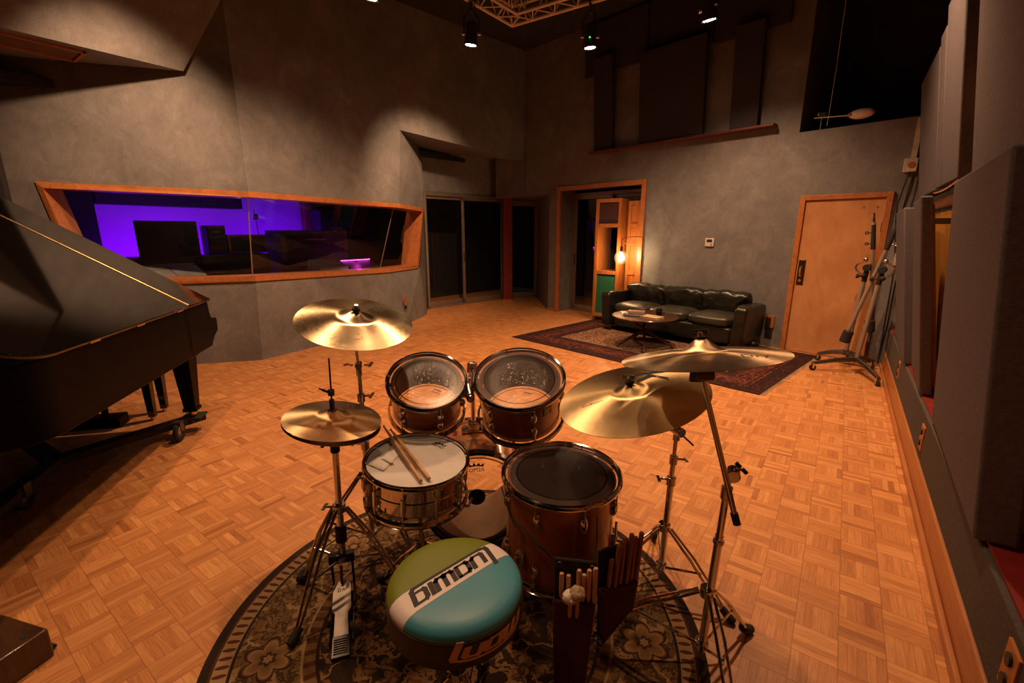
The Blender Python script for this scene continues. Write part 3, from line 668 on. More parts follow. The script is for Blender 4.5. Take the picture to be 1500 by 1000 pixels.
# ------------------------------------------------------------------ drum kit
RUG = (-1.08, 1.15)
rg = MB(); rg.lathe([(0, .001), (.93, .001), (.95, .003), (.95, .008), (.944, .011), (0, .011)], n=128)
tag(rg.ob('round_rug', rug_round(), None, local=True, origin=(RUG[0], RUG[1], 0)), 'round oriental rug with black rim and floral border under the drum kit', 'rug')
RZ = .011
GK = 'drums of the kit'
def hoop_mb(R, m, z0, h, flange=.012):
    return MB().lathe([(R, z0), (R + .003, z0), (R + .003, z0 + h * .35), (R + flange, z0 + h * .35), (R + flange, z0 + h * .5), (R + .005, z0 + h * .55), (R + .006, z0 + h), (R + .011, z0 + h + .003), (R + .006, z0 + h + .007), (R, z0 + h + .004)], m, 72, closed=True)
def lug_mb(a, R, z0, z1, hz, s=1.0, kind='oval'):
    """casing on the shell plus tension rod with claw up to the hoop"""
    mb = MB(); ca, sa = math.cos(a), math.sin(a); m = Matrix.Rotation(a, 4, 'Z')
    if kind == 'oval':
        zc = (z0 + z1) / 2
        mb.sphere((0, 0, 0), 1.0, (1, 1, 1), 12, 8)
        for i in range(len(mb.v)): mb.v[i] = m @ V((R + .004 + mb.v[i].x * .017, mb.v[i].y * .015, zc + mb.v[i].z * abs(z1 - z0) / 2))
        mb.cyl(m @ V((R - .002, 0, zc)), m @ V((R + .006, 0, zc)), .012)
    else:
        mb.box((R + .009, 0, (z0 + z1) / 2), (.018, .013, abs(z1 - z0)), m)
        mb.cyl(m @ V((R + .012, 0, z0)), m @ V((R + .012, 0, z1)), .0085, n=10)
    return mb
def rod_mb(a, R, zl, zh):
    mb = MB(); m = Matrix.Rotation(a, 4, 'Z'); mb.cyl(m @ V((R + .014, 0, zl)), m @ V((R + .014, 0, zh)), .0035, n=8)
    d = 1 if zh > zl else -1
    mb.cyl(m @ V((R + .014, 0, zh)), m @ V((R + .014, 0, zh + .010 * d)), .0065, n=8); mb.box((R + .014, 0, zh - .004 * d), (.014, .022, .008), m); return mb
def drum(name, label, R, L, top, nrm, shell, nl, head, xh=(1, 0, 0), ang0=0.0, hoop='chrome', lugs='oval', bottom=True, cat='drum', batter=None):
    """local z is the drum axis, origin at the centre of the bottom edge"""
    n = V(nrm).normalized(); o = V(top) - n * L
    t = thing(name, label, cat, frame(o, n, xh), GK)
    sr = R - .012
    MB().lathe([(sr, .012), (sr, L - .010), (sr - .004, L - .006), (sr - .009, L - .010), (sr - .009, .012)], None, 72, closed=True).ob('shell', shell, t, True)
    MB().lathe([(sr - .0095, L - .012), (sr - .0095, .014)], None, 72, cap=False).ob('shell_lining', M['shell_in_dark'], t, True)
    MB().lathe([(0, L - .004), (R - .004, L - .004), (R - .003, L - .012)], None, 72, cap=False).ob('batter_head', head, t, True)
    MB().torus(R - .002, .004, None, 72, 8, L - .008).ob('flesh_hoop', M['steel_dark'], t, True)
    if bottom: MB().lathe([(0, .006), (R - .004, .006)], None, 72, cap=False).ob('bottom_head', head_clear(name + '_bottom_film', R, .12, 0.0, .84, (.52, .33, .2), 0, False), t, True)
    hm = M[hoop]
    hoop_mb(R, None, L - .018, .022).ob('top_hoop', hm, t, True)
    hoop_mb(R, Matrix.Scale(-1, 4, (0, 0, 1)), -.018, .022).ob('bottom_hoop', hm, t, True)
    for k in range(nl):
        a = ang0 + 2 * PI * k / nl
        if lugs == 'tube':
            lug_mb(a, sr, L * .30, L * .70, 0, 1, 'tube').ob('lug', hm, t, True)
            rod_mb(a, sr, L * .7, L - .006).ob('tension_rod', hm, t, True); rod_mb(a, sr, L * .3, .006).ob('tension_rod', hm, t, True)
        else:
            d = min(.09, L * .32)
            lug_mb(a, sr, L - d - .03, L - .046, 0).ob('lug', hm, t, True); rod_mb(a, sr, L - d, L - .008).ob('tension_rod', hm, t, True)
            lug_mb(a, sr, d + .03, .046, 0).ob('lug', hm, t, True); rod_mb(a, sr, d, .008).ob('tension_rod', hm, t, True)
    return t
def film_logo(parent, R, L, ang, s='REMO', size=.018, mat='ink', r=.72):
    """small maker's mark with a crown above it, printed on a head"""
    m = Matrix.Rotation(ang, 4, 'Z') @ Matrix.Translation((0, R * r, L))
    mb = textmb(s, size, m, .0002); w = size * 1.25
    mb.prism([(-w, size * .62), (-w * 1.05, size * 1.25), (-w * .55, size * .85), (-w * .35, size * 1.4), (0, size * .9), (w * .35, size * 1.4), (w * .55, size * .85), (w * 1.05, size * 1.25), (w, size * .62), (w * .8, size * .62), (0, size * .78), (-w * .8, size * .62)], 0, .0004, m)
    mb.ob('head_logo', M[mat], parent, True, smooth=0)

snare = drum('snare_drum', 'chrome snare drum with white coated head left of the drum stool', .2, .165, (-1.29, 1.138, .659), (.085, -.005, 1), M['chrome'], 10, M['white_coat'], lugs='tube', ang0=.25, bottom=True)
film_logo(snare, .2, .162, math.radians(7), size=.022, r=.67)
b = MB().lathe([(.188, .074), (.1915, .078), (.1915, .086), (.188, .09)], None, 72); b.ob('shell_bead', M['chrome'], snare, True)
a = math.radians(-112)
sm = Matrix.Rotation(a, 4, 'Z')
f = MB(); f.box((.200, 0, .095), (.024, .045, .06), sm); f.box((.214, .0, .115), (.012, .03, .05), sm); f.cyl(sm @ V((.215, 0, .14)), sm @ V((.24, 0, .15)), .005); f.box((.198, 0, .04), (.02, .03, .05), sm)
f.ob('strainer', M['chrome_dull'], snare, True, bevel=.003)
f = MB(); f.box((0, 0, -.006), (.30, .045, .003), Matrix.Rotation(a, 4, 'Z')); f.ob('snare_wires', M['chrome_dull'], snare, True)

tom1 = drum('rack_tom', 'smaller mahogany rack tom on the left of the mount', .175, .20, (-1.483, 1.393, .887), (.41, -.355, 1), M['shell'], 6, head_clear('tom_film_small', .175, .05, .8, .80, (.36, .31, .29)), ang0=.55)
tom2 = drum('rack_tom', 'larger mahogany rack tom on the right of the mount with badge', .20, .235, (-1.128, 1.627, .906), (.221, -.395, 1), M['shell'], 6, head_clear('tom_film_large', .2, .07, 1.0, .80, (.33, .29, .28)), ang0=.35)
floor_tom = drum('floor_tom', 'large mahogany floor tom with clear head beside the drum stool', .225, .385, (-.791, 1.434, .631), (.036, -.03, 1), M['shell_floor'], 8, head_clear('floor_tom_film', .225, .10, .2, .78, (.22, .17, .15)), ang0=.12, bottom=True)
# floor tom legs
W = WM[floor_tom]
for k, an in enumerate((math.radians(15), math.radians(135), math.radians(262))):
    ca, sa = math.cos(an), math.sin(an); p = lambda r, z: V((floor_tom.location.x + ca * r, floor_tom.location.y + sa * r, z))
    f = MB(); f.tube([p(.232, .45), p(.232, .14), p(.245, .08), p(.25, RZ + .012)], .0055); lg = f.ob('leg', M['chrome'], floor_tom)
    f = MB(); f.cyl(p(.25, RZ), p(.25, RZ + .035), .012); f.ob('rubber_foot', M['rubber'], lg)
    f = MB(); f.box(p(.225, .36), (.03, .03, .05)); f.cyl(p(.235, .37), p(.265, .37), .005); f.ob('leg_bracket', M['chrome'], floor_tom, bevel=.004)
for tm, R, L in ((tom1, .175, .2), (tom2, .2, .235), (floor_tom, .225, .385)):
    film_logo(tm, R, .008, .3, size=.016, r=.6)
# badge on the larger tom
bm_ = Matrix.Rotation(math.radians(-18), 4, 'Z')
f = MB(); f.box((.1895, 0, .17), (.003, .046, .052), bm_); bd = f.ob('badge', M['black_gloss'], tom2, True, bevel=.001)
f = MB(); f.box((.1915, .002, .178), (.001, .028, .018), bm_); f.box((.1915, .0, .160), (.001, .012, .022), bm_); f.box((.1915, -.016, .168), (.001, .006, .034), bm_); f.ob('badge_mark', M['white_plastic'], bd, True)

# bass drum
ax = V((-.68, .733, 0)); BR = .262; BL = .40; bc = V((-1.30, 1.515, RZ + .262))
bt = thing('bass_drum', 'amber bass drum with clear heads lying behind the snare and floor tom', 'drum', frame(bc, ax, (0, 0, 1)), GK)
MB().lathe([(BR - .018, .01), (BR - .018, BL - .01), (BR - .026, BL - .01), (BR - .026, .01)], None, 72, closed=True).ob('shell', M['shell_amber'], bt, True)
MB().lathe([(BR - .0265, .012), (BR - .0265, BL - .012)], None, 72, cap=False).ob('shell_lining', M['shell_in'], bt, True)
for z, nm in ((.002, 'batter_head'), (BL - .002, 'front_head')):
    MB().lathe([(0, z), (BR - .012, z)], None, 72, cap=False).ob(nm, head_clear('bass_film_' + nm, BR, .07, .0, .86 if z < .1 else .97, (.4, .3, .22)), bt, True)
for z0, z1, nm in ((-.018, .022, 'batter_hoop'), (BL - .022, BL + .018, 'front_hoop')):
    MB().lathe([(BR - .014, z0), (BR, z0), (BR, z1), (BR - .014, z1)], None, 72, closed=True).ob(nm, M['black_gloss'] if z0 < 0 else M['chrome'], bt, True)
for k in range(8):
    an = 2 * PI * k / 8 + .39
    m = Matrix.Rotation(an, 4, 'Z')
    for zl in (.10, BL - .10):
        f = MB(); f.box((BR - .006, 0, zl), (.022, .022, .06), m); f.ob('lug', M['chrome'], bt, True, bevel=.006)
    f = MB(); f.cyl(m @ V((BR + .003, 0, -.02)), m @ V((BR + .003, 0, .10)), .0035, n=8); f.box((BR + .001, 0, -.014), (.022, .03, .014), m); f.ob('tension_rod', M['chrome'], bt, True)
MB().cyl((.02, .0, -.002), (.02, .0, -.006), .042, n=32).ob('impact_patch', M['ink'], bt, True)
film_logo(bt, BR, -.001, math.radians(-90), size=.028, r=.62)
tl = textmb('Catalina', .042, frame(bc + ax * .17 + V((0, 0, BR - .0165)), (0, 0, 1), (.733, .68, 0)), .0005)
tl.ob('shell_logo', M['silver_tape'], bt, smooth=0)
for s in (-1, 1):
    sd = V((.733, .68, 0)) * s
    f = MB(); f.tube([bc + ax * .33 + sd * .24 + V((0, 0, -.02)), bc + ax * .44 + sd * .36 + V((0, 0, -.257))], .006); sp = f.ob('spur', M['chrome'], bt)
    f = MB(); f.cyl(bc + ax * .43 + sd * .35 + V((0, 0, -.235)), bc + ax * .445 + sd * .363 + V((0, 0, -.261)), .011); f.ob('rubber_foot', M['rubber'], sp)

# tom mount on the bass drum
mp = bc + ax * .27 + V((0, 0, BR - .018))
mt = thing('tom_mount', 'chrome post with two arms holding the rack toms on the bass drum', 'drum mount', mp)
f = MB(); mm = frame(mp, (0, 0, 1), ax); f.box((0, 0, .008), (.06, .13, .016), mm); f.box((0, 0, .03), (.05, .06, .05), mm); f.ob('base_plate', M['chrome'], mt, bevel=.005)
f = MB(); f.cyl(mp + V((0, 0, .02)), mp + V((0, 0, .36)), .0135); f.ob('post', M['chrome'], mt)
for dx in (-.045, .045):
    f = MB(); f.cyl(mm @ V((0, dx, .016)), mm @ V((0, dx, .03)), .012, n=10); f.ob('wing_bolt', M['chrome_dull'], mt)
f = MB(); f.cyl(mp + V((0, 0, .33)), mp + V((0, 0, .375)), .03, .026); f.sphere(mp + V((0, 0, .375)), .02, (1, 1, .5)); f.ob('mount_head', M['chrome_dull'], mt)
for tm, hz in ((tom1, .11), (tom2, .13)):
    c = WM[tm] @ V((0, 0, hz)); d = (mp - c); n = (WM[tm].to_3x3() @ V((0, 0, 1))); d = (d - n * d.dot(n)).normalized()
    R = (.175 if tm is tom1 else .2); e = c + d * (R - .008); st = mp + V((0, 0, .35))
    f = MB(); f.tube([st, lerp(st, e + d * .03, .5) + V((0, 0, .02)), e + d * .03], .008); f.ob('tom_arm', M['chrome'], mt)
    f = MB(); m = frame(e, d, n); f.box((0, 0, .012), (.075, .045, .02), m); f.cyl(m @ V((0, -.02, .03)), m @ V((0, .05, .03)), .022, n=14); f.sphere(m @ V((0, .06, .03)), .02); f.ob('arm_bracket', M['chrome_dull'], mt, bevel=.003)
    f = MB(); f.cyl(m @ V((0, .03, .03)), m @ V((.05, .045, .06)), .005, n=8); f.cyl(m @ V((-.02, 0, .03)), m @ V((-.06, .01, .04)), .006, n=8); f.ob('wing_bolt', M['chrome'], mt)

# ---------------------------------------------------------------- cymbals
def cymbal(label, R, c, n, mat, bell=.075, bellh=.026, bow=.030, xh=(1, 0, 0), name='cymbal', rings=()):
    m = frame(c, n, xh)
    t = thing(name, label, 'cymbal', m, 'cymbals of the kit')
    pr = [(.007, bellh + bow - .001)]
    N_ = 34
    for i in range(N_ + 1):
        r_ = .007 + (R - .007) * (i / N_) ** 1.25; q_ = min(1, r_ / (bell * 1.25)); sm_ = 1 - q_ * q_ * (3 - 2 * q_)
        pr.append((r_, bow * (1 - (r_ / R) ** 1.15) + bellh * sm_))
    low = [(r, z - .0016) for r, z in reversed(pr)]
    MB().lathe(pr + low, None, 128, closed=True).ob('cymbal_disc', mat, t, True, smooth=60)
    return t, m
def stand_top(parent, c, n, down=.05, nut='wing', up=.035):
    """threaded rod, felts and nut on the cymbal stand's tip"""
    n = V(n).normalized(); c = V(c)
    f = MB(); f.cyl(c - n * down, c + n * (.056 + up), .0042, n=8); f.ob('cymbal_rod', M['steel_dark'], parent)
    f = MB(); f.cyl(c + n * .030, c + n * .045, .018); f.ob('lower_felt', M['rubber'], parent)
    f = MB(); f.cyl(c + n * .057, c + n * .068, .017); f.ob('upper_felt', M['rubber'], parent)
    f = MB(); f.cyl(c + n * .068, c + n * .082, .009, n=10)
    if nut == 'wing':
        m = frame(c + n * .080, n); f.box((.014, 0, .004), (.018, .005, .016), m); f.box((-.014, 0, .004), (.018, .005, .016), m)
    f.ob('wing_nut', M['chrome_dull'], parent)
def wing(parent, p, d, L=.035, mat='chrome'):
    p = V(p); d = V(d).normalized(); m = frame(p + d * L, d)
    f = MB(); f.cyl(p, p + d * L, .0055, n=8); f.box((.013, 0, 0), (.022, .006, .014), m); f.box((-.013, 0, 0), (.022, .006, .014), m); f.ob('wing_bolt', M[mat], parent, bevel=.002)
def tripod(parent, base, axis, collar_h, feet, hub_h, r=.0125, mat='chrome', footr=.016, mid=.5):
    """three double braced legs from a sliding collar down to rubber feet"""
    base = V(base); axis = V(axis).normalized(); co = base + axis * collar_h; hub = base + axis * hub_h
    f = MB(); f.cyl(co - axis * .018, co + axis * .018, r + .012); f.ob('leg_collar', M[mat], parent, bevel=.003)
    f = MB(); f.cyl(hub - axis * .012, hub + axis * .012, r + .010); f.ob('leg_hub', M[mat], parent, bevel=.003)
    for ft in feet:
        ft = V(ft); h = (ft - base); h.z = 0; h.normalize(); side = V((-h.y, h.x, 0))
        a = co + h * (r + .014); k = lerp(a, ft, .38) + V((0, 0, .06 * (collar_h))) ; e = ft + V((0, 0, .02)) - h * .02
        f = MB()
        for s in (-.009, .009):
            f.tube([a + side * s, k + side * s * 1.5, lerp(k, e, .5) + side * s * 1.5, e + side * s * .6], .0058, 8)
        lg = f.ob('leg', M[mat], parent)
        f = MB(); f.tube([ft - h * .045 + V((0, 0, .042)), ft - h * .01 + V((0, 0, .018)), ft + h * .012 + V((0, 0, .013))], [footr * .8, footr, footr * .75], 10); f.ob('rubber_foot', M['rubber'], lg)
        q = lerp(k, e, mid * .5)
        f = MB(); f.bar(hub + h * (r + .008), q, .010, .004, side); f.ob('leg_brace', M[mat], parent)
def tubes(parent, base, axis, spans, mat='chrome'):
    base = V(base); axis = V(axis).normalized()
    for (z0, z1, r) in spans:
        f = MB(); f.cyl(base + axis * z0, base + axis * z1, r); f.ob('stand_tube', M[mat], parent)
def clampring(parent, base, axis, z, r, d, mat='chrome_dull'):
    base = V(base); axis = V(axis).normalized(); p = base + axis * z
    f = MB(); f.cyl(p - axis * .026, p + axis * .012, r + .006); f.ob('memory_lock', M[mat], parent, bevel=.002); wing(parent, p + V(d).normalized() * (r + .004), d)

def drape(mb, m, R, bell, bellh, bow, e=.0004):
    """lay flat lettering on the curved top of a cymbal"""
    for i, q in enumerate(mb.v):
        r_ = math.hypot(q.x, q.y); q_ = min(1, r_ / (bell * 1.25)); sm_ = 1 - q_ * q_ * (3 - 2 * q_)
        mb.v[i] = m @ V((q.x, q.y, bow * (1 - (r_ / R) ** 1.15) + bellh * sm_ + e + q.z))
    return mb
# left crash and its straight stand
cL, cLn = V((-1.689, 1.183, 1.17)), V((.316, -.077, 1)).normalized()
t, m = cymbal('bright bronze crash cymbal tilted above the hi-hat on the left', .245, cL, cLn, M['crash'], bell=.07, bellh=.022, bow=.03)
f = drape(textmb('SR', .050, Matrix.Translation((-.03, .140, 0)) @ Matrix.Rotation(math.radians(26), 4, 'Z') @ Matrix.Diagonal((1.3, 1.2, 1, 1)), .0003), m, .245, .07, .022, .03); f.ob('cymbal_mark', M['ink'], t, smooth=0)
sb = V((-1.73, 1.21, RZ))
st = thing('cymbal_stand', 'straight chrome stand behind the hi-hat carrying the left crash', 'cymbal stand', sb, 'cymbal stands')
tubes(st, sb, (0, 0, 1), [(.06, .56, .0145), (.5, .80, .0115), (.74, .93, .009)], 'chrome_dull')
clampring(st, sb, (0, 0, 1), .56, .0145, (-.8, -.5, 0)); clampring(st, sb, (0, 0, 1), .80, .0115, (.8, .5, .1))
tp = sb + V((0, 0, .93)); f = MB(); f.cyl(tp + V((-.02, .016, .02)), tp + V((.02, -.016, .02)), .016); f.cyl(tp - V((0, 0, .03)), tp + V((0, 0, .02)), .013); f.ob('tilter', M['chrome_dull'], st, bevel=.003)
wing(st, tp + V((.02, .015, .02)), (.8, .6, .1), .03); wing(st, tp + V((-.02, -.015, .02)), (-.8, -.6, .1), .03)
f = MB(); f.tube([tp + V((0, 0, .02)), lerp(tp, cL - cLn * .08, .6), cL - cLn * .09], .0065); f.ob('tilter_arm', M['chrome_dull'], st)
stand_top(st, cL, cLn, .05, 'plain', .01)
tripod(st, sb, (0, 0, 1), .42, [(-1.93, 1.38, RZ), (-1.47, 1.27, RZ), (-1.82, .88, RZ)], .08, .0145, 'chrome_dull')

# hi-hat
hh = V((-1.60, .955, RZ)); hn = V((.14, .085, 1)).normalized(); hc = V((-1.601, .979, .809))
t, m = cymbal('upper hi-hat cymbal with clutch and tall pull rod', .19, hc, hn, M['hat'], bell=.055, bellh=.018, bow=.025, name='hi_hat_cymbal')
m2 = frame(hc - hn * .019, -V((.17, .12, 1)), (1, 0, 0))
t2 = thing('hi_hat_cymbal', 'lower hi-hat cymbal, dark underside showing below the upper one', 'cymbal', m2, 'cymbals of the kit')
pr = [(.007 + .183 * i / 24, .028 * (1 - ((.007 + .183 * i / 24) / .19) ** 1.15) + .016 * max(0, 1 - i / 9)) for i in range(25)]
MB().lathe(pr + [(r, z - .0016) for r, z in reversed(pr)], None, 96, closed=True).ob('cymbal_disc', M['hat'], t2, True, smooth=60)
hs = thing('hi_hat_stand', 'chrome hi-hat stand with silver footboard on the round rug', 'cymbal stand', hh, 'cymbal stands')
hx = (hc - hh).normalized()
tubes(hs, hh, hx, [(.14, .36, .0155), (.34, .66, .0135), (.66, .745, .009)], 'chrome')
f = MB(); f.cyl(hh + hx * .70, hh + hx * 1.055, .0035, n=8); f.ob('pull_rod', M['steel_dark'], hs)
f = MB(); f.cyl(hh + hx * .655, hh + hx * .70, .019); f.cyl(hh + hx * .69, hh + hx * .715, .023); f.ob('seat_cup', M['black'], hs, bevel=.003); wing(hs, hh + hx * .69 + V((-.01, -.01, 0)), (-.7, -.65, 0), .03, 'black')
f = MB(); f.cyl(hh + hx * .835, hh + hx * .885, .010); f.cyl(hh + hx * .828, hh + hx * .842, .018); f.cyl(hh + hx * .90, hh + hx * .925, .013); f.ob('clutch', M['steel_dark'], hs, bevel=.002); wing(hs, hh + hx * .91, (-.75, -.5, .35), .04, 'steel_dark')
f = MB(); f.cyl(hh + hx * .24, hh + hx * .315, .024); f.ob('leg_sleeve', M['black'], hs, bevel=.004)
tripod(hs, hh, hx, .40, [(-1.515, .665, RZ), (-1.80, .865, RZ), (-1.36, 1.12, RZ)], .16, .0155, 'chrome_dull', .020, .7)
wing(hs, hh + hx * .405 + V((-.02, -.016, 0)), (-.8, -.6, 0), .035, 'steel_dark')
# pedal frame and footboard, heel towards the camera
pd = V((.80, -.60, 0)); ps = V((.6, .8, 0)); p0 = hh + V((0, 0, .0))
f = MB()
for s in (-.042, .042): f.bar(p0 + ps * s + V((0, 0, .01)), p0 + ps * s + pd * .30 + V((0, 0, .01)), .008, .012); f.bar(p0 + ps * s + V((0, 0, .005)), p0 + ps * s + V((0, 0, .17)), .010, .02, pd)
f.box((0, 0, .165), (.035, .105, .04), frame(p0, (0, 0, 1), pd)); f.ob('pedal_frame', M['black_gloss'], hs, bevel=.003)
def fb(u, w, z): return p0 + pd * u + ps * w + V((0, 0, z))
f = MB(); zt = lambda u: .095 - (u - .08) * .30
for u0, u1, w0, w1 in ((.07, .085, .022, .034), (.085, .185, .034, .036), (.185, .200, .036, .024), (.200, .285, .024, .027)):
    f.hexa([fb(u0, -w0, zt(u0) - .006), fb(u1, -w1, zt(u1) - .006), fb(u1, w1, zt(u1) - .006), fb(u0, w0, zt(u0) - .006), fb(u0, -w0, zt(u0)), fb(u1, -w1, zt(u1)), fb(u1, w1, zt(u1)), fb(u0, w0, zt(u0))])
board = f.ob('footboard', M['footplate'], hs, weld=True)
f = MB(); f.hexa([fb(.285, -.032, .004), fb(.365, -.034, .004), fb(.365, .034, .004), fb(.285, .032, .004), fb(.285, -.032, .034), fb(.365, -.034, .016), fb(.365, .034, .016), fb(.285, .032, .034)]); hp = f.ob('heel_plate', M['black_gloss'], hs, bevel=.002)
f = MB()
for k in range(7): u = .300 + k * .0085; f.bar(fb(u, -.025, .0345 - (u - .285) * .225), fb(u, .025, .0345 - (u - .285) * .225), .003, .004)
f.ob('heel_grip', M['chrome'], hp)
f = MB(); f.tube([fb(.05, 0, .16), fb(.07, 0, .13), fb(.085, 0, .1)], .006, 8); f.ob('pedal_chain', M['steel_dark'], hs)
mk = textmb('DW', .02, Matrix(((ps.x, -pd.x, 0, 0), (ps.y, -pd.y, 0, 0), (0, .30, 1, 0), (0, 0, 0, 1))), .0003)
for i, q in enumerate(mk.v): mk.v[i] = q + fb(.108, 0, zt(.108) + .0012)
mk.ob('footboard_mark', M['ink'], board, smooth=0)

# ride on the right and its stand
rc, rn = V((-.581, 1.589, .944)), V((-.148, -.218, 1)).normalized()
t, mR = cymbal('wide hammered ride cymbal right of the rack toms, partly in the crash shadow', .28, rc, rn, M['ride'], bell=.06, bellh=.024, bow=.028)
kk = MB()
km = Matrix.Translation((.02, .150, 0)) @ Matrix.Rotation(math.radians(-60), 4, 'Z') @ Matrix.Diagonal((.95, .95, 1, 1))
for poly in ([(-.05, -.062), (-.022, -.062), (-.022, .062), (-.05, .062)], [(-.024, -.012), (.035, .062), (.068, .062), (-.002, -.012)], [(-.02, .002), (.004, .020), (.062, -.062), (.028, -.062)]): kk.prism(poly, 0, .0006, km)
drape(kk, mR, .28, .06, .024, .028).ob('cymbal_mark', M['ink'], t, smooth=0)
tx = drape(textmb('Custom', .026, Matrix.Translation((-.115, -.10, 0)) @ Matrix.Rotation(math.radians(35), 4, 'Z'), .0003), mR, .28, .06, .024, .028); tx.ob('cymbal_lettering', M['bronze_old'], t, smooth=0)
rb_ = V((-.49, 1.85, 0))
rs = thing('cymbal_stand', 'chrome stand with short lever carrying the ride, half on the rug', 'cymbal stand', rb_, 'cymbal stands')
tubes(rs, rb_, (.02, .01, 1), [(.05, .50, .0145), (.46, .60, .0115), (.58, .72, .009)], 'chrome')
clampring(rs, rb_, (.02, .01, 1), .505, .0145, (-.9, -.5, 0)); clampring(rs, rb_, (.02, .01, 1), .605, .0115, (.9, .5, -.1))
tp = rb_ + V((.0145, .007, .735)); tt = rc - rn * .03
f = MB(); f.cyl(tp + V((-.028, .02, .0)), tp + V((.028, -.02, .0)), .021); f.cyl(tp - V((0, 0, .045)), tp, .016, .014); f.ob('tilter', M['chrome'], rs, bevel=.003)
f = MB(); f.tube([tp + V((.0, 0, .0)), lerp(tp, tt, .55) + V((0, 0, .0)), tt - rn * .04], .0065); f.ob('boom_arm', M['chrome'], rs)
f = MB(); f.cyl(tp + V((.01, -.01, 0)), tp + V((.075, -.01, -.045)), .004, n=8); f.ob('tilter_lever', M['steel_dark'], rs)
stand_top(rs, rc, rn, .06, 'wing', .0)
tripod(rs, rb_, (0, 0, 1), .27, [(-.17, 1.77, 0), (-.61, 2.11, 0), (-.70, 1.60, RZ)], .07, .0145, 'chrome', .018)

# boom stand with the worn crash at far right
cc, cn = V((-.33, 1.516, 1.155)), V((-.169, .06, 1)).normalized()
t, m = cymbal('worn dark crash cymbal on the boom stand, seen almost edge-on at right', .255, cc, cn, M['china'], bell=.062, bellh=.04, bow=.026)
tx = drape(textmb('Dry', .05, Matrix.Translation((.16, -.045, 0)) @ Matrix.Rotation(math.radians(25), 4, 'Z'), .0003), m, .255, .062, .04, .026); tx.ob('cymbal_lettering', M['steel_dark'], t, smooth=0)
bb = V((-.235, 1.53, RZ)); bax = V((.03, .008, 1)).normalized()
bs = thing('boom_cymbal_stand', 'tall chrome boom stand at the right edge of the round rug', 'cymbal stand', bb, 'cymbal stands')
tubes(bs, bb, bax, [(.03, .52, .0145), (.50, .70, .0125), (.68, .75, .010)], 'chrome')
f = MB(); f.cyl(bb + bax * .49, bb + bax * .505, .019); f.cyl(bb + bax * .665, bb + bax * .71, .0185); f.ob('memory_lock', M['chrome_dull'], bs, bevel=.002)
bp = bb + bax * .755; tipb = cc - cn * .060
f = MB(); f.cyl(bp + V((.014, -.012, 0)), bp + V((.006, .034, 0)), .023); f.ob('boom_clamp', M['chrome'], bs, bevel=.004); wing(bs, bp + V((.022, .014, .012)), (.5, .2, .7), .016)
bd_ = (tipb - bp).normalized(); off = V((-.012, -.02, 0))
f = MB(); f.cyl(bp - bd_ * .145 + off, tipb + off * .3, .0095); f.ob('boom_arm', M['chrome'], bs)
f = MB(); f.cyl(bp - bd_ * .175 + off, bp - bd_ * .135 + off, .0125); f.ob('boom_cap', M['rubber'], bs)
f = MB(); f.cyl(tipb + V((-.022, -.02, 0)), tipb + V((.022, .02, 0)), .021); f.box(tipb + V((-.03, -.01, .0)), (.018, .02, .045)); f.ob('tilter', M['steel_dark'], bs, bevel=.003)
stand_top(bs, cc, cn, .05, 'wing', .0)
tripod(bs, bb, (0, 0, 1), .285, [(-.105, 1.765, 0), (-.075, 1.33, 0), (-.68, 1.37, RZ)], .06, .0145, 'chrome', .020)

# ---------------------------------------------------------------- drum stool
TC = V((-.769, .795, .606)); TR = .1905
th = thing('drum_stool', 'round drum stool with green, cream and turquoise seat', 'stool', V((TC.x, TC.y, RZ)))
sd_ = V((.068, .349, 0)).normalized(); sp_ = V((sd_.y, -sd_.x, 0))     # stripe direction, and the side of the turquoise
tm_ = Matrix((( -sd_.x, sp_.x, 0, TC.x), (-sd_.y, sp_.y, 0, TC.y), (0, 0, 1, TC.z), (0, 0, 0, 1)))   # x along the reading direction, y to the turquoise side
STW = .038; STC = -.004
R_ = TR
prof = [(0, .004)] + [(R_ * .5, .004), (R_ * .78, .0025), (R_ * .88, -.002), (R_ * .95, -.010), (R_ * .985, -.020), (R_ * .995, -.030), (R_ * .98, -.034)]
def seat_mat():
    t = NT('two_tone_vinyl'); p = t.pos(); x, y, z = t.sep(p)
    d = t.math('ADD', t.math('ADD', t.math('MULTIPLY', t.math('SUBTRACT', x, TC.x), sp_.x), t.math('MULTIPLY', t.math('SUBTRACT', y, TC.y), sp_.y)), -STC)
    col = t.mix(t.math('GREATER_THAN', d, 0.0), (.165, .21, .012), (.060, .30, .42))
    col = t.mix(t.math('LESS_THAN', t.math('ABSOLUTE', d), STW), col, (.78, .72, .70))
    seam = t.math('LESS_THAN', t.math('ABSOLUTE', t.math('SUBTRACT', t.math('ABSOLUTE', d), STW)), .0012)
    col = t.mix(t.math('MULTIPLY', seam, .7), col, (.06, .06, .04))
    h = t.math('SUBTRACT', t.math('MULTIPLY', t.noise(p, 420.0, 2.0), .4), t.math('MULTIPLY', seam, 2.0))
    return t.end(t.bsdf(col, 0.42, 0, t.bump(h, .25, .002)))
MB().lathe(prof, Matrix.Translation(TC), 96).ob('seat_top', seat_mat(), th, smooth=60)
MB().lathe([(R_ * .98, -.034), (R_ * 1.0, -.038), (R_ * 1.005, -.075), (R_ * 1.0, -.108), (R_ * .97, -.116), (0, -.116)], Matrix.Translation(TC), 96).ob('seat_side', M['vinyl_black'], th)
MB().torus(R_ * .992, .0035, Matrix.Translation(TC), 96, 8, -.035).ob('seat_piping', M['vinyl_black'], th)
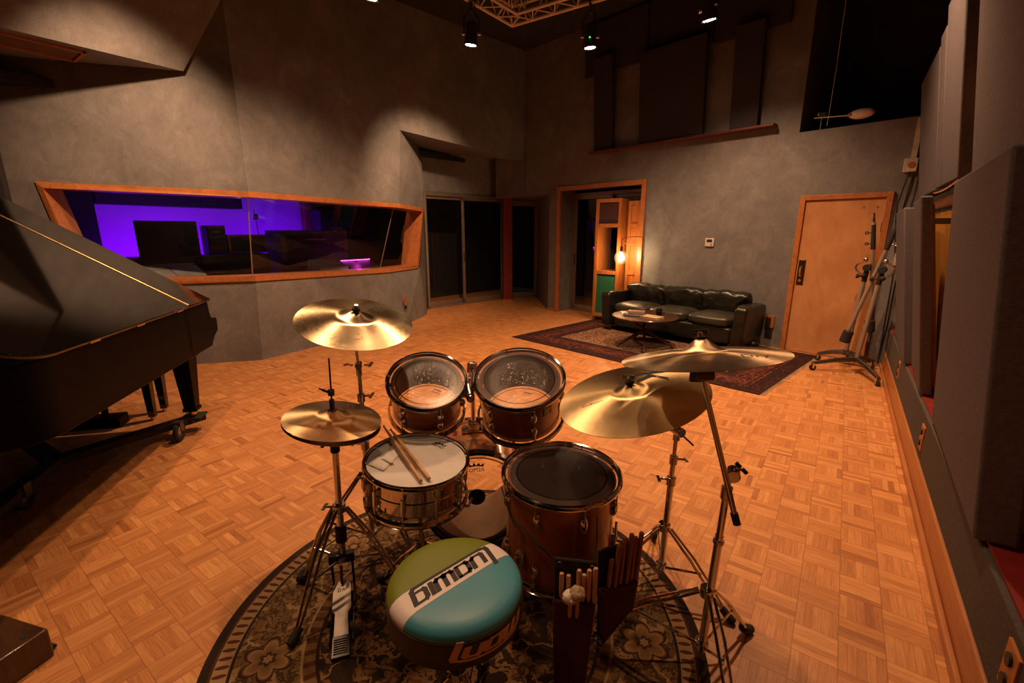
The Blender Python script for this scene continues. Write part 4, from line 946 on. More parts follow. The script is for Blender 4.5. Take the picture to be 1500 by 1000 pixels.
# lettering drawn with thick strokes
GL = {'L': ([[(0, 1), (0, .0), (0.06, -.16), (.34, -.2)]], .34), 'u': ([[(0, .62), (0, .1), (.08, 0), (.42, 0), (.5, .1), (.5, .62)]], .72),
      'd': ([[(.5, .62), (.08, .62), (0, .52), (0, .1), (.08, 0), (.5, 0), (.5, .62)]], .72), 'w': ([[(0, .62), (0, .1), (.08, 0), (.30, 0), (.36, .1), (.36, .62)], [(.36, .1), (.42, 0), (.66, 0), (.74, .1), (.74, .62)]], .95),
      'i': ([[(0, .62), (0, 0)]], .24), 'g': ([[(.5, .05), (.08, .05), (0, .12), (0, .52), (.08, .62), (.5, .62), (.5, -.1), (.42, -.2), (.0, -.2)]], .74),
      'D': ([[(.5, .62), (.08, .62), (0, .52), (0, .1), (.08, 0), (.5, 0), (.5, .62)]], .72)}
def strokes(word, h, tk, shear=.22, tail=True):
    """rounded slab lettering as flat polygons: list of quads in 2-D"""
    x = 0.0; qs = []; spans = []
    for ch in word:
        for pl in GL[ch][0]:
            spans.append([((px_ + x) * h, py * h) for px_, py in pl])
        x += GL[ch][1]
    Wd = x * h
    if tail: spans.append([(.06 * h, -.16 * h), (.3 * h, -.22 * h), (Wd - .3 * h, -.22 * h)])
    for pl in spans:
        for (a, b) in zip(pl, pl[1:]):
            a, b = V((*a, 0)), V((*b, 0)); d = (b - a).normalized(); n_ = V((-d.y, d.x, 0)); tt_ = tk * (1.0 if abs(d.y) > .5 else .62)
            a2, b2 = a - d * tt_ * .3, b + d * tt_ * .3
            steps = max(1, int((b2 - a2).length / .006))
            for i in range(steps):
                p, q = lerp(a2, b2, i / steps), lerp(a2, b2, (i + 1) / steps)
                qs.append([p - n_ * tt_ / 2, q - n_ * tt_ / 2, q + n_ * tt_ / 2, p + n_ * tt_ / 2])
    return [[(p.x + p.y * shear - Wd / 2, p.y) for p in q] for q in qs], Wd
def slab(qs, fn, hgt):
    mb = MB()
    for q in qs: mb.hexa([fn(x, y, 0) for x, y in q] + [fn(x, y, hgt) for x, y in q])
    return mb
qs, wd_ = strokes('Ludwig', .064, .0128)
qs = [[(x * 1.17 + .004, y) for x, y in q] for q in qs]
top_z = lambda r: .004 if r < R_ * .5 else .004 - .0015 * min(1, (r - R_ * .5) / (R_ * .28)) - (max(0, r - R_ * .78) / (R_ * .1)) * .0045
def on_top(x, y, e):
    # the word reads upside down from the camera: x runs along the reading direction, letters' tops to the turquoise side
    y2 = (y - .019) + STC; r = math.hypot(x, y2)
    return tm_ @ V((x, y2, top_z(r) + .0002 + e))
slab(qs, on_top, .0006).ob('seat_lettering', M['ink'], th, smooth=0)
qs, wd_ = strokes('LuDw', .044, .0105)
qs = [[(x * 1.80, y) for x, y in q] for q in qs]
def on_side(x, y, e):
    a = SA + x / R_; r = R_ * 1.006 + e
    return V((TC.x + r * math.cos(a), TC.y + r * math.sin(a), TC.z - .073 + y))
SA = math.radians(-17)
slab(qs, on_side, .0010).ob('side_lettering', M['cream_ink'], th, smooth=0)
f = MB(); f.cyl(TC + V((0, 0, -.116)), TC + V((0, 0, -.15)), .07); f.ob('seat_plate', M['steel_dark'], th)
tubes(th, (TC.x, TC.y, RZ), (0, 0, 1), [(.06, .25, .016), (.22, .445, .0125)], 'chrome')
tripod(th, (TC.x, TC.y, RZ), (0, 0, 1), .26, [(TC.x + .27, TC.y - .05, RZ), (TC.x - .17, TC.y - .2, RZ), (TC.x - .1, TC.y + .24, RZ)], .08, .016, 'chrome', .02)

# ---------------------------------------------------------------- snare stand, sticks, muffle
sv = V((-1.29, 1.138, RZ))
ss = thing('snare_stand', 'low chrome basket stand under the snare drum', 'drum stand', sv)
tubes(ss, sv, (0, 0, 1), [(.05, .30, .0135), (.26, .42, .0105)], 'chrome')
f = MB()
for k in range(3):
    a = 2 * PI * k / 3 + .5; ca, sa = math.cos(a), math.sin(a)
    f.tube([sv + V((0, 0, .42)), sv + V((ca * .1, sa * .1, .445)), sv + V((ca * .208, sa * .208, .463 - ca * .012)), sv + V((ca * .222, sa * .222, .50 - ca * .012))], .006, 8)
f.ob('basket_arm', M['chrome_dull'], ss); wing(ss, sv + V((0, -.01, .3)), (.2, -1, 0), .03)
f = MB(); f.cyl(sv + V((0, 0, .405)), sv + V((0, 0, .43)), .02); f.ob('basket_hub', M['rubber'], ss)
tripod(ss, sv, (0, 0, 1), .24, [(sv.x + .2, sv.y - .16, RZ), (sv.x - .22, sv.y - .06, RZ), (sv.x + .03, sv.y + .27, RZ)], .07, .0135, 'chrome')
SN = WM[snare]
def stick(label, a, b, mat, group, name='drumstick', r=.0075, tip=True):
    a, b = V(a), V(b); t = thing(name, label, 'drumstick', frame(a, b - a), group); L = (b - a).length
    MB().lathe([(0, 0), (r * .8, .001), (r, .006), (r, L * .70), (r * .62, L * .93), (r * .40, L - .012)], None, 14).ob('shaft', mat, t, True)
    MB().lathe([(r * .40, L - .012), (r * .68, L - .007), (r * .6, L - .002), (0, L)], None, 12).ob('tip', mat, t, True)
    return t
hz = .165 + .0085
def sp(x, y, z): return SN @ V((x, y, z))
stick('left of the two hickory sticks lying over the snare rim', sp(.132, -.102, hz), sp(-.278, .059, hz + .020), M['stick'], 'sticks on the snare')
stick('right of the two hickory sticks lying over the snare rim', sp(.145, -.073, hz), sp(-.238, .063, hz + .017), M['stick'], 'sticks on the snare')
mu = MB()
bil = lambda u_, v_: lerp(lerp(V((-.176, .02, 0)), V((-.112, -.152, 0)), v_), lerp(V((-.092, .02, 0)), V((-.030, -.142, 0)), v_), u_)
grid = [[sp(bil(i / 5, j / 7).x + .006 * noise.noise(V((j * .6, i * .5, 1))), bil(i / 5, j / 7).y, .1632 + .009 * max(0, noise.noise(V((i * .8, j * .9, 3)))) + .001) for j in range(8)] for i in range(6)]
for i in range(5):
    for j in range(7): mu.add([grid[i][j], grid[i + 1][j], grid[i + 1][j + 1], grid[i][j + 1]], [(0, 1, 2, 3)])
tm2 = thing('muffling_tissue', 'folded white tissue taped on the left side of the snare head', 'tissue', sp(-.10, -.06, .165))
o = mu.ob('tissue_sheet', M['soft_paper'], tm2, weld=True); s_ = o.modifiers.new('thick', 'SOLIDIFY'); s_.thickness = .0015
f = MB(); 
f.box((-.075, -.085, .1725), (.06, .018, .0012), SN)
f.ob('tape_strip', M['paper'], tm2)

# ---------------------------------------------------------------- stick bag hanging on the floor tom
fx = V((floor_tom.location.x, floor_tom.location.y, 0))
A = V((-.665, 1.172, 0)); B = V((-.535, 1.235, 0)); Cc = V((-.455, 1.36, 0))
bg = thing('stick_bag', 'open maroon stick bag hanging by cords from the floor tom', 'bag', (-.60, 1.2, .03))
def wing_panel(P, Q, z0, z1, th_, taper, name, mat, push):
    u = (Q - P).normalized(); n_ = V((u.y, -u.x, 0)) * push; n2 = V((u.y, -u.x, 0)) * th_
    mid = (P + Q) / 2; p0_, q0_ = lerp(mid, P, taper), lerp(mid, Q, taper)
    low = V((.030, -.075, 0)) if z0 < .05 else V((0, 0, 0))
    zq = z0 + (.11 if z0 > .05 else 0)
    f = MB(); f.hexa([p0_ + n_ + low + zv * z0, q0_ + n_ + low + zv * zq, q0_ + n_ + n2 + low + zv * zq, p0_ + n_ + n2 + low + zv * z0, P + n_ + zv * z1, Q + n_ + zv * z1, Q + n_ + n2 + zv * z1, P + n_ + n2 + zv * z1])
    return f.ob(name, mat, bg, bevel=.006)
wing_panel(A, B, .035, .475, .012, .72, 'back_panel', M['bag_black'], -.005)
wing_panel(A, B, .035, .335, .030, .70, 'front_pocket', M['bag'], .010)
wing_panel(B, Cc, .16, .52, .012, .80, 'side_panel', M['bag_black'], -.005)
wing_panel(B, Cc, .16, .38, .030, .80, 'side_pocket', M['bag'], .010)
for P in (lerp(A, B, .14), lerp(A, B, .9)):
    f = MB(); u = (B - A).normalized(); n_ = V((u.y, -u.x, 0)); f.torus(.008, .003, frame(P + n_ * .010 + zv * .455, n_), 16, 6); f.ob('grommet', M['steel_dark'], bg)
f = MB(); f.tube([V((-.975, 1.285, .575)), V((-.87, 1.20, .53)), lerp(A, B, .14) + V((.005, -.012, .46))], .0025, 6); f.tube([V((-.975, 1.285, .57)), V((-.85, 1.20, .50)), lerp(A, B, .18) + V((.005, -.012, .455))], .0025, 6)
f.tube([V((-.585, 1.33, .57)), V((-.555, 1.27, .52)), lerp(A, B, .9) + V((.005, -.01, .46))], .0025, 6); f.ob('hanging_cord', M['ink'], bg)
u = (B - A).normalized(); n_ = V((u.y, -u.x, 0)); gS = 'sticks in the stick bag'
def insert(P, Q, fr, z0, z1, push, lean, mat, label, r=.0075):
    a = lerp(P, Q, fr) + n_ * push + zv * z0; b = lerp(P, Q, fr + lean) + n_ * (push + .004) + zv * z1
    return stick(label, b, a, mat, gS, r=r)
LB = [(.20, .435, .0, 'pale stick at the left end of the bag front pocket'), (.36, .43, .0, 'second stick from the left in the bag front pocket'), (.60, .455, .0, 'third stick in the front pocket, right of the white mallet'), (.71, .44, .0, 'fourth stick in the bag front pocket'), (.83, .46, .0, 'tallest pale stick in the bag front pocket'), (.95, .47, .02, 'stick at the right end of the bag front pocket')]
for fr_, z1, ln, lb in LB: insert(A, B, fr_, .20, z1, .022, ln, M['stick'], lb, .0085)
for fr_, z1, lb, hd in ((.42, .375, 'mallet with fluffy white head drooping over the bag pocket', 'fluff'), (.58, .392, 'mallet with tan fuzzy head beside the white one', 'fluff_tan')):
    a = lerp(A, B, fr_) + n_ * .045 + zv * .27; b = lerp(A, B, fr_) + n_ * .060 + zv * z1
    t = thing('mallet', lb, 'mallet', frame(a, b - a), gS); L = (b - a).length
    MB().lathe([(0, 0), (.007, .002), (.007, L)], None, 12).ob('shaft', M['stick'], t, True)
    f = MB(); f.sphere((0, 0, L), .026, (1, 1, .85), 20, 14)
    for i, q in enumerate(f.v): f.v[i] = q + (q - V((0, 0, L))).normalized() * .006 * noise.noise(q * 90)
    f.ob('mallet_head', M[hd], t, True)
u = (Cc - B).normalized(); n_ = V((u.y, -u.x, 0))
for k, (fr_, z1) in enumerate(((.18, .49), (.34, .54), (.50, .56), (.66, .57), (.80, .55), (.93, .565))):
    insert(B, Cc, fr_, .24, z1, .020 + .004 * (k % 2), .10, M['stick_dark'], ('first', 'second', 'third', 'fourth', 'fifth', 'sixth')[k] + ' dark stick, counted from the left, in the bag side pocket', .0085)
# ------------------------------------------------------------------ grand piano
K = V((-4.08, 1.51, 0)); eT = V((.752, -.659, 0)).normalized(); eW = V((-eT.y * -1, -eT.x, 0)).normalized()
eW = V((eT.y, -eT.x, 0)).normalized()
def PP(t_, w_, z_): return K + eT * t_ + eW * w_ + zv * z_
pm = Matrix(((eT.x, eW.x, 0, K.x), (eT.y, eW.y, 0, K.y), (0, 0, 1, 0), (0, 0, 0, 1)))
piano = thing('grand_piano', 'black grand piano with raised lid at the left, in front of the control window', 'piano', PP(.8, .7, 0))
ol = [(0, 0), (1.70, 0)] + [(1.70 + .22 * math.sin(a * PI / 16), .22 - .22 * math.cos(a * PI / 16)) for a in range(1, 9)] + [(1.925, .40)] + [(1.86, .56), (1.68, .74), (1.44, .90), (1.18, 1.06), (1.0, 1.20), (.88, 1.36), (.76, 1.46), (.6, 1.5), (0, 1.5)]
def inset(poly, d):
    cx = sum(p[0] for p in poly) / len(poly); cy = sum(p[1] for p in poly) / len(poly); out = []
    for i, p in enumerate(poly):
        a, b = V((*poly[i - 1], 0)), V((*poly[(i + 1) % len(poly)], 0)); t_ = (b - a).normalized(); n_ = V((-t_.y, t_.x, 0))
        out.append((p[0] + n_.x * d, p[1] + n_.y * d))
    return out
rim = ol[:]; rim[0] = (.36, 0); rim[-1] = (.36, 1.5)
ri = inset(rim, .05); ri[0] = (.40, .05); ri[-1] = (.40, 1.45)
f = MB(); k = len(rim)
vs = [(x, y, .66) for x, y in rim] + [(x, y, 1.015) for x, y in rim] + [(x, y, 1.015) for x, y in ri] + [(x, y, .66) for x, y in ri]
fs = []
for i in range(k):
    j = (i + 1) % k
    for a, b in ((0, 1), (1, 2), (2, 3), (3, 0)): fs.append((a * k + i, a * k + j, b * k + j, b * k + i))
f.add(vs, fs, pm); f.prism(rim, .655, .675, pm); f.prism([p for p in inset(rim, .02)], .84, .86, pm)
f.ob('case', M['satin'], piano, bevel=.006)
arm = [(0, 1.015), (-.012, .93), (-.03, .885), (-.05, .868), (-.125, .862), (-.135, .84), (-.13, .755), (-.05, .72), (-.01, .69), (.02, .655), (.42, .655), (.42, 1.015)]
am = Matrix(((eT.x, 0, eW.x, K.x), (eT.y, 0, eW.y, K.y), (0, 1, 0, 0), (0, 0, 0, 1)))
for w0 in (0, 1.44):
    f = MB(); f.prism(arm, w0, w0 + .06, am); f.ob('arm', M['satin'], piano, bevel=.006)
f = MB(); f.box((.14, .75, .685), (.53, 1.38, .06), pm); f.box((-.115, .75, .74), (.03, 1.38, .09), pm); f.ob('key_bed', M['lacquer'], piano, bevel=.004)
f = MB(); f.box((.20, .75, .90), (.02, 1.38, .22), pm); f.ob('fall_board', M['lacquer'], piano)
nk = 52; kw = 1.22 / nk
for q in range(nk):
    f = MB(); f.box((-.02, .14 + kw * (q + .5), .755), (.15, kw - .0012, .022), pm); f.ob('white_key', M['white_plastic'], piano)
q = 0
for o_ in range(nk - 1):
    if (o_ + 5) % 7 in (2, 6): continue
    f = MB(); f.box((.015, .14 + kw * (o_ + 1), .772), (.09, .011, .014), pm); f.ob('black_key', M['black_gloss'], piano); q += 1
LA = math.radians(32.2)
lm = Matrix(((eT.x, eW.x * math.cos(LA), -eW.x * math.sin(LA), K.x), (eT.y, eW.y * math.cos(LA), -eW.y * math.sin(LA), K.y), (0, math.sin(LA), math.cos(LA), 1.018), (0, 0, 0, 1)))
HT = .36
ld = [(HT, -.012), (1.70, -.012)] + [(1.70 + .237 * math.sin(a * PI / 16), .225 - .237 * math.cos(a * PI / 16)) for a in range(1, 9)] + [(1.94, .40), (1.875, .57), (1.69, .755), (1.45, .915), (1.19, 1.075), (1.01, 1.21), (.89, 1.37), (.77, 1.475), (.6, 1.515), (HT, 1.515)]
f = MB(); f.prism(ld, 0, .022, lm); lid = f.ob('lid', M['lacquer'], piano, bevel=.005)
f = MB(); f.prism([(-.015, -.012), (HT - .004, -.012), (HT - .004, 1.515), (-.015, 1.515)], 0, .022, lm); f.ob('lid_front_flap', M['lacquer'], piano, bevel=.005)
f = MB(); f.cyl(lm @ V((HT - .002, 0, .023)), lm @ V((HT - .002, 1.5, .023)), .0045, n=8); f.ob('piano_hinge', M['brass'], piano)
f = MB()
for t_ in (.5, 1.0, 1.42): f.cyl(PP(t_ - .04, -.012, 1.018), PP(t_ + .04, -.012, 1.018), .007, n=8)
f.ob('lid_hinge', M['brass'], piano)
f = MB(); f.bar(PP(.75, 1.40, 1.0), lm @ V((.75, 1.30, -.0)), .02, .02); f.ob('lid_prop', M['lacquer'], piano)
def pleg(t_, w_, nm='leg'):
    f = MB(); m = pm @ Matrix.Translation((t_, w_, 0))
    f.prism([(-.085, -.075), (.085, -.075), (.085, .075), (-.085, .075)], .60, .66, m)
    a, b, c = .075, .062, .042
    f.hexa([m @ V(p) for p in ((-c, -c, .20), (c, -c, .20), (c, c, .20), (-c, c, .20), (-a, -b, .60), (a, -b, .60), (a, b, .60), (-a, b, .60))])
    f.box((0, 0, .185), (.10, .10, .03), m); o = f.ob(nm, M['satin'], piano, bevel=.006)
    g = MB(); g.cyl(m @ V((0, 0, .135)), m @ V((0, 0, .17)), .03); g.ob('leg_caster', M['brass'], o)
legs = [(.17, .16), (.17, 1.34), (1.50, .64)]
for t_, w_ in legs: pleg(t_, w_)
f = MB()
f.box((.34, .72, .62), (.10, .22, .07), pm)
for dw in (-.07, .07): f.cyl(PP(.34, .72 + dw, .22), PP(.34, .72 + dw, .62), .020, .028)
f.box((.32, .72, .19), (.13, .34, .08), pm); ly = f.ob('pedal_lyre', M['satin'], piano, bevel=.008)
for dw in (-.07, 0, .07):
    f = MB(); f.box((.23, .72 + dw, .175), (.12, .028, .012), pm); f.ob('pedal', M['brass'], ly, bevel=.004)
f = MB(); f.tube([PP(.36, .67, .24), PP(.62, .67, .60)], .005, 8); f.tube([PP(.36, .77, .24), PP(.62, .77, .60)], .005, 8); f.ob('lyre_brace', M['brass'], ly)

# piano truck
dl = thing('piano_truck', 'low black steel truck on large casters under the grand piano', 'dolly', PP(.6, .6, 0))
ce_ = PP(.75, .74, .10)
for t_, w_ in legs:
    p = PP(t_, w_, .10); d = (p - ce_).normalized()
    f = MB(); f.bar(ce_, p + d * .07, .10, .05); f.box((t_, w_, .118), (.15, .15, .02), pm); f.box((t_, w_ , .10), (.16, .05, .035), pm); f.ob('truck_arm', M['rubber'], dl, bevel=.006)
for t_, w_ in ((.36, .24), (.40, 1.12), (1.15, .70)):
    p = PP(t_, w_, 0); s_ = eW
    c = p + zv * .075 - eW * .05
    f = MB(); m = frame(c, s_, zv); f.lathe([(.045, -.014), (.066, -.016), (.075, -.010), (.075, .010), (.066, .016), (.045, .014)], m, 32, closed=True); wl = f.ob('wheel', M['rubber'], dl)
    f = MB(); f.cyl(c - s_ * .004, c + s_ * .004, .046, n=24); f.ob('wheel_hub', M['chrome_dull'], wl)
    f = MB()
    for q in (-1, 1): f.bar(c + s_ * .024 * q, c + s_ * .024 * q + zv * .075, .05, .005, s_)
    f.bar(c + zv * .075 - s_ * .03, c + zv * .075 + s_ * .03, .06, .008); f.ob('wheel_fork', M['steel_dark'], dl)

# piano bench
bm0 = PP(-.62, .72, 0); bn = thing('piano_bench', 'black piano bench behind the piano, only its tapered legs showing', 'bench', PP(-.245, .93, 0))
bmx = pm @ Matrix.Translation((-.245, .93, 0))
f = MB(); f.box((0, 0, .47), (.32, .78, .07), bmx); f.ob('seat', M['leather'], bn, bevel=.02, segs=3)
f = MB(); f.box((0, 0, .405), (.28, .72, .06), bmx); f.ob('apron', M['lacquer'], bn, bevel=.004)
for dx in (-.10, .10):
    for dy in (-.33, .33):
        f = MB(); a, b = .034, .024
        f.hexa([bmx @ V(p) for p in ((dx - b, dy - b, .03), (dx + b, dy - b, .03), (dx + b, dy + b, .03), (dx - b, dy + b, .03), (dx - a, dy - a, .42), (dx + a, dy - a, .42), (dx + a, dy + a, .42), (dx - a, dy + a, .42))])
        lg = f.ob('leg', M['lacquer'], bn, bevel=.003); f = MB(); f.cyl(bmx @ V((dx, dy, 0)), bmx @ V((dx, dy, .035)), .018); f.ob('brass_foot', M['brass'], lg)

# low wooden block in the near left corner
bx = MB(); bmm = frame((-2.30, -.01, 0), (0, 0, 1), (.93, .35, 0)); wb = thing('wooden_block', 'dark wooden block with a hand hole in the near left corner', 'block', (-2.30, -.01, 0))
bx.box((0, 0, .06), (.26, .20, .12), bmm); bx.ob('block_body', M['table'], wb, bevel=.008)
f = MB(); f.cyl(bmm @ V((.09, .05, .115)), bmm @ V((.09, .05, .1212)), .012, n=14); f.ob('hand_hole', M['ink'], wb)
f = MB(); f.tube([bmm @ V((-.13, .12, .02)), bmm @ V((-.05, .115, .03)), bmm @ V((.02, .113, .02)), bmm @ V((.10, .116, .012))], .008, 8); f.ob('rubber_strip', M['rubber'], wb)

# ------------------------------------------------------------------ lounge corner
rgo = frame((-2.02, 6.17, 0), (0, 0, 1), (.983, -.184, 0))
f = MB(); f.box((0, 0, .005), (3.50, 2.08, .010)); rr = f.ob('oriental_rug', rug_long(1.75, 1.04), None, local=True, origin=rgo); tag(rr, 'long dark red oriental rug with pale centre in front of the sofa', 'rug')
f = MB()
for sx in (-1, 1):
    for i in range(70): y = -1.03 + i * .0298; f.bar((sx * 1.75, y, .004), (sx * 1.79, y + .004 * math.sin(i * 2.3), .002), .008, .003)
fr_ = f.ob('fringe', simple('cream_fringe', (.45, .33, .22), .9), rr, local=True)
so = F(1.33, 0, .44); smx = Matrix(((-wd.x, nin.x, 0, so.x), (-wd.y, nin.y, 0, so.y), (0, 0, 1, 0), (0, 0, 0, 1)))   # x to the right, y to the room
LS, DS = 2.22, .80
sofa = thing('leather_sofa', 'dark green leather three seat sofa against the back wall', 'sofa', V((so.x, so.y, .01)))
def spuff(nm, size, c, mat, k=5, amp=.006, freq=7, taper=0, rot=(0, 0, 0), n=18):
    from mathutils import Euler
    m = smx @ Matrix.Translation(c) @ Euler(rot).to_matrix().to_4x4()
    f = MB(); f.puff(size, m, k, n, amp, freq, taper); return f.ob(nm, M[mat], sofa, smooth=80, weld=True)
spuff('base', (LS - .30, DS - .12, .24), (0, -.03, .21), 'leather', 9, .003)
for i in range(3):
    spuff('seat_cushion', (.62, DS - .24, .19), (-.615 + .615 * i, .05, .385), 'leather_seat', 4.5, .010, 5, .35)
for i in range(3):
    spuff('back_cushion', (.70, .50, .27), (-.625 + .625 * i, -.24, .505), 'leather', 7, .020, 7.5, .62, (PI / 2 - .30, 0, (.03, -.02, -.04)[i]), 30)
spuff('back_frame', (LS - .2, .16, .44), (0, -.36, .36), 'leather', 8, .004)
for s_ in (-1, 1):
    spuff('arm', (.17, DS - .06, .55), (s_ * (LS / 2 - .08), -.03, .34), 'leather', 8, .012, 6, 0, (.03, s_ * .07, 0))
for sx in (-1, 1):
    for sy in (-1, 1):
        f = MB(); p = smx @ V((sx * (LS / 2 - .16), sy * (DS / 2 - .1), 0)); f.cyl(p + zv * .010, p + zv * .11, .018, .026); f.ob('leg', M['black'], sofa)
pl_ = thing('floor_cushion', 'crumpled black cushion on the floor between sofa arm and door', 'cushion', F(.36, .0, .38))
f = MB(); f.puff((.34, .22, .13), frame(F(.34, .075, .30), (0, 0, 1), wd), 3.2, 18, .014, 8, .3); f.ob('cushion_cover', M['leather'], pl_, smooth=80, weld=True)

# coffee table
tc = V((-2.12, 6.09, .010)); tb = thing('coffee_table', 'round dark wood coffee table on crossed legs on the rug', 'table', tc)
f = MB(); f.lathe([(0, .395), (.40, .395), (.43, .405), (.445, .418), (.44, .425), (0, .425)], Matrix.Translation(tc - zv * .0), 72); f.ob('table_top', M['table'], tb)
f = MB(); f.torus(.443, .004, Matrix.Translation(tc), 72, 6, .415); f.ob('brass_rim', M['bronze_old'], tb)
fv = [(-2.41, 5.75), (-1.95, 5.67), (-1.74, 6.14), (-2.44, 6.48)]
for x, y in fv:
    d = V((x - tc.x, y - tc.y, 0)); d = d.normalized() * .40
    a, b = tc + d + zv * .0, tc - d * .75 + zv * .395
    f = MB(); f.tube([a + zv * .0, lerp(a, b, .04) + zv * .02, lerp(a, b, .5) + zv * .01, b], [.013, .017, .021, .016], 10); lg = f.ob('leg', M['table'], tb)
    if (x, y) == fv[1]:
        g = MB(); g.cyl(a + zv * .004, lerp(a, b, .09) + zv * .02, .0185, .0195, 12); g.ob('leg_cap', M['chrome_dull'], lg)
f = MB(); f.cyl(tc + zv * .18, tc + zv * .235, .035); f.ob('leg_hub', M['table'], tb)
tz = tc.z + .4255
def book(label, c, size, rot, z, cover, nm='book', cat='book', group='books on the coffee table', pages='paper'):
    m = frame((c[0], c[1], z), (0, 0, 1), (math.cos(rot), math.sin(rot), 0)); t = thing(nm, label, cat, m, group); sx, sy, h = size
    f = MB()
    if h > .008:
        f.box((0, 0, .001), (sx, sy, .002)); f.box((0, 0, h - .001), (sx, sy, .002)); f.box((-sx / 2 + .001, 0, h / 2), (.002, sy, h)); f.ob('cover', M[cover], t, True)
        f = MB(); f.box((.001, 0, h / 2), (sx - .010, sy - .010, h - .0042)); f.ob('pages', M[pages], t, True)
    else:
        f.box((0, 0, h / 2), (sx, sy, h)); f.ob('cover', M[cover], t, True)
    return t
M['book_brown'] = simple('brown_cover', (.26, .12, .06), .5); M['book_dark'] = simple('charcoal_cover', (.05, .045, .045), .4); M['book_cream'] = simple('cream_cover', (.55, .40, .20), .5)
book('white magazine lying flat at the left edge of the coffee table', (-2.36, 6.13), (.22, .28, .005), .5, tz, 'paper', 'magazine', 'magazine')
book('lower dark hardback of the stack on the coffee table', (-2.24, 6.02), (.27, .21, .026), .15, tz + .0052, 'book_dark')
book('small brown book on top of the dark hardback', (-2.24, 6.08), (.22, .16, .022), .35, tz + .0316, 'book_brown')
book('cream covered book lying open side down right of the stack', (-1.98, 5.96), (.26, .19, .022), -.25, tz, 'book_cream')
mg = thing('mug', 'black mug on the coffee table behind the cream book', 'mug', (-1.965, 6.20, tz))
f = MB(); f.lathe([(.0, .001), (.036, .001), (.040, .01), (.041, .088), (.037, .09), (.036, .012), (0, .008)], Matrix.Translation((-1.965, 6.20, tz)), 32); f.ob('mug_body', M['black_gloss'], mg)
f = MB(); f.tube([V((-1.927, 6.20, tz + .075)), V((-1.90, 6.20, tz + .07)), V((-1.895, 6.20, tz + .045)), V((-1.905, 6.20, tz + .022)), V((-1.927, 6.20, tz + .018))], .005, 8); f.ob('mug_handle', M['black_gloss'], mg)
gl_ = MB(); gl_.lathe([(0, .001), (.026, .001), (.028, .004), (.031, .065), (.029, .065), (.026, .006), (0, .005)], Matrix.Translation((-2.10, 6.16, tz)), 28); tag(gl_.ob('tumbler', M['glass']), 'small clear glass between books and black mug', 'glass')

# ------------------------------------------------------------------ wooden gobos in the doorway
def gobo(label, base, u, Wd, Dp, H, panels, castor=True):
    """u along the width of the front; front faces nf"""
    base = V(base); u = V(u).normalized(); nf = V((u.y, -u.x, 0)); t = thing('acoustic_screen', label, 'acoustic screen', base, 'wooden acoustic screens')
    m = Matrix(((u.x, nf.x, 0, base.x), (u.y, nf.y, 0, base.y), (0, 0, 1, 0), (0, 0, 0, 1))); z0 = .075; ft = .055
    f = MB()
    for sx in (0, 1): f.box((ft / 2 + sx * (Wd - ft), -Dp / 2, (z0 + H) / 2), (ft, Dp, H - z0), m)
    for z in (z0 + .03, .86, 1.66, H - .03): f.box((Wd / 2, -Dp / 2, z), (Wd - 2 * ft, Dp, .06), m)
    f.ob('frame', M['gobo'], t, bevel=.003)
    for (a, b, mt_, nm) in panels:
        f = MB(); f.box((Wd / 2, -.035 if nm != 'window_pane' else -Dp / 2, (a + b) / 2), (Wd - 2 * ft, .03 if nm != 'window_pane' else .008, b - a), m); f.ob(nm, M[mt_], t)
        if nm != 'window_pane': 
            f = MB(); f.box((Wd / 2, -Dp + .02, (a + b) / 2), (Wd - 2 * ft, .02, b - a), m); f.ob('back_board', M['gobo'], t)
    for sx in (.07, Wd - .07):
        for dy in (-.05, -Dp + .05):
            f = MB(); p = m @ V((sx, dy, 0)); f.cyl(p + u * .012 + zv * .028, p - u * .012 + zv * .028, .028, n=16); f.box(p + zv * .06, (.03, .03, .03)); f.ob('caster', M['steel_dark'], t)
    return t
gu = V((.99, -.03, 0))
gobo('tall wooden screen with maroon, glass and green panels in the doorway', (-3.585, 7.475, 0), gu, .47, .46, 2.10, [(.135, .83, 'green', 'green_fabric_panel'), (.89, 1.63, 'glass', 'window_pane'), (1.69, 2.04, 'maroon', 'maroon_fabric_panel')])
gobo('second wooden screen, mostly hidden behind the maroon and green one', (-3.075, 7.66, 0), V((.985, -.17, 0)), .24, .24, 2.06, [(.135, .83, 'gobo', 'wood_panel'), (.89, 1.63, 'gobo', 'wood_panel_middle'), (1.69, 2.02, 'gobo', 'wood_panel_top')])

# ------------------------------------------------------------------ lamp with a bare globe
lb = F(2.20, 0, .10); lampo = thing('floor_lamp', 'thin hooked floor lamp with a glowing clear globe beside the sofa', 'lamp', lb)
f = MB(); f.cyl(lb, lb + zv * .02, .09, n=28); f.ob('base', M['black'], lampo, bevel=.004)
gc = F(2.46, 1.14, .26)
f = MB(); f.tube([lb + zv * .02, F(2.16, .7, .10), F(2.12, 1.15, .12), F(2.12, 1.42, .13), F(2.16, 1.475, .16), F(2.30, 1.48, .22), F(2.42, 1.46, .255), gc + zv * .29, gc + zv * .17], .006, 8); f.ob('pole', M['black'], lampo)
f = MB(); f.cyl(gc + zv * .095, gc + zv * .18, .022); f.ob('socket', M['bronze_old'], lampo)
f = MB(); f.sphere(gc, .105, (1, 1, 1.05), 36, 24); f.ob('glass_globe', glass('globe_glass', (.95, .92, .86), .14, .28), lampo, smooth=90)
f = MB()
for k in range(6):
    a = k * PI / 3; d = V((math.cos(a), math.sin(a), 0)); f.tube([gc + d * .008 + zv * .09, gc + d * .020 + zv * .05, gc + d * .018 - zv * .02, gc + d * .008 - zv * .045], .0030, 6)
f.ob('filament', emit('glowing_filament', (1.0, .66, .32), 220.0), lampo)
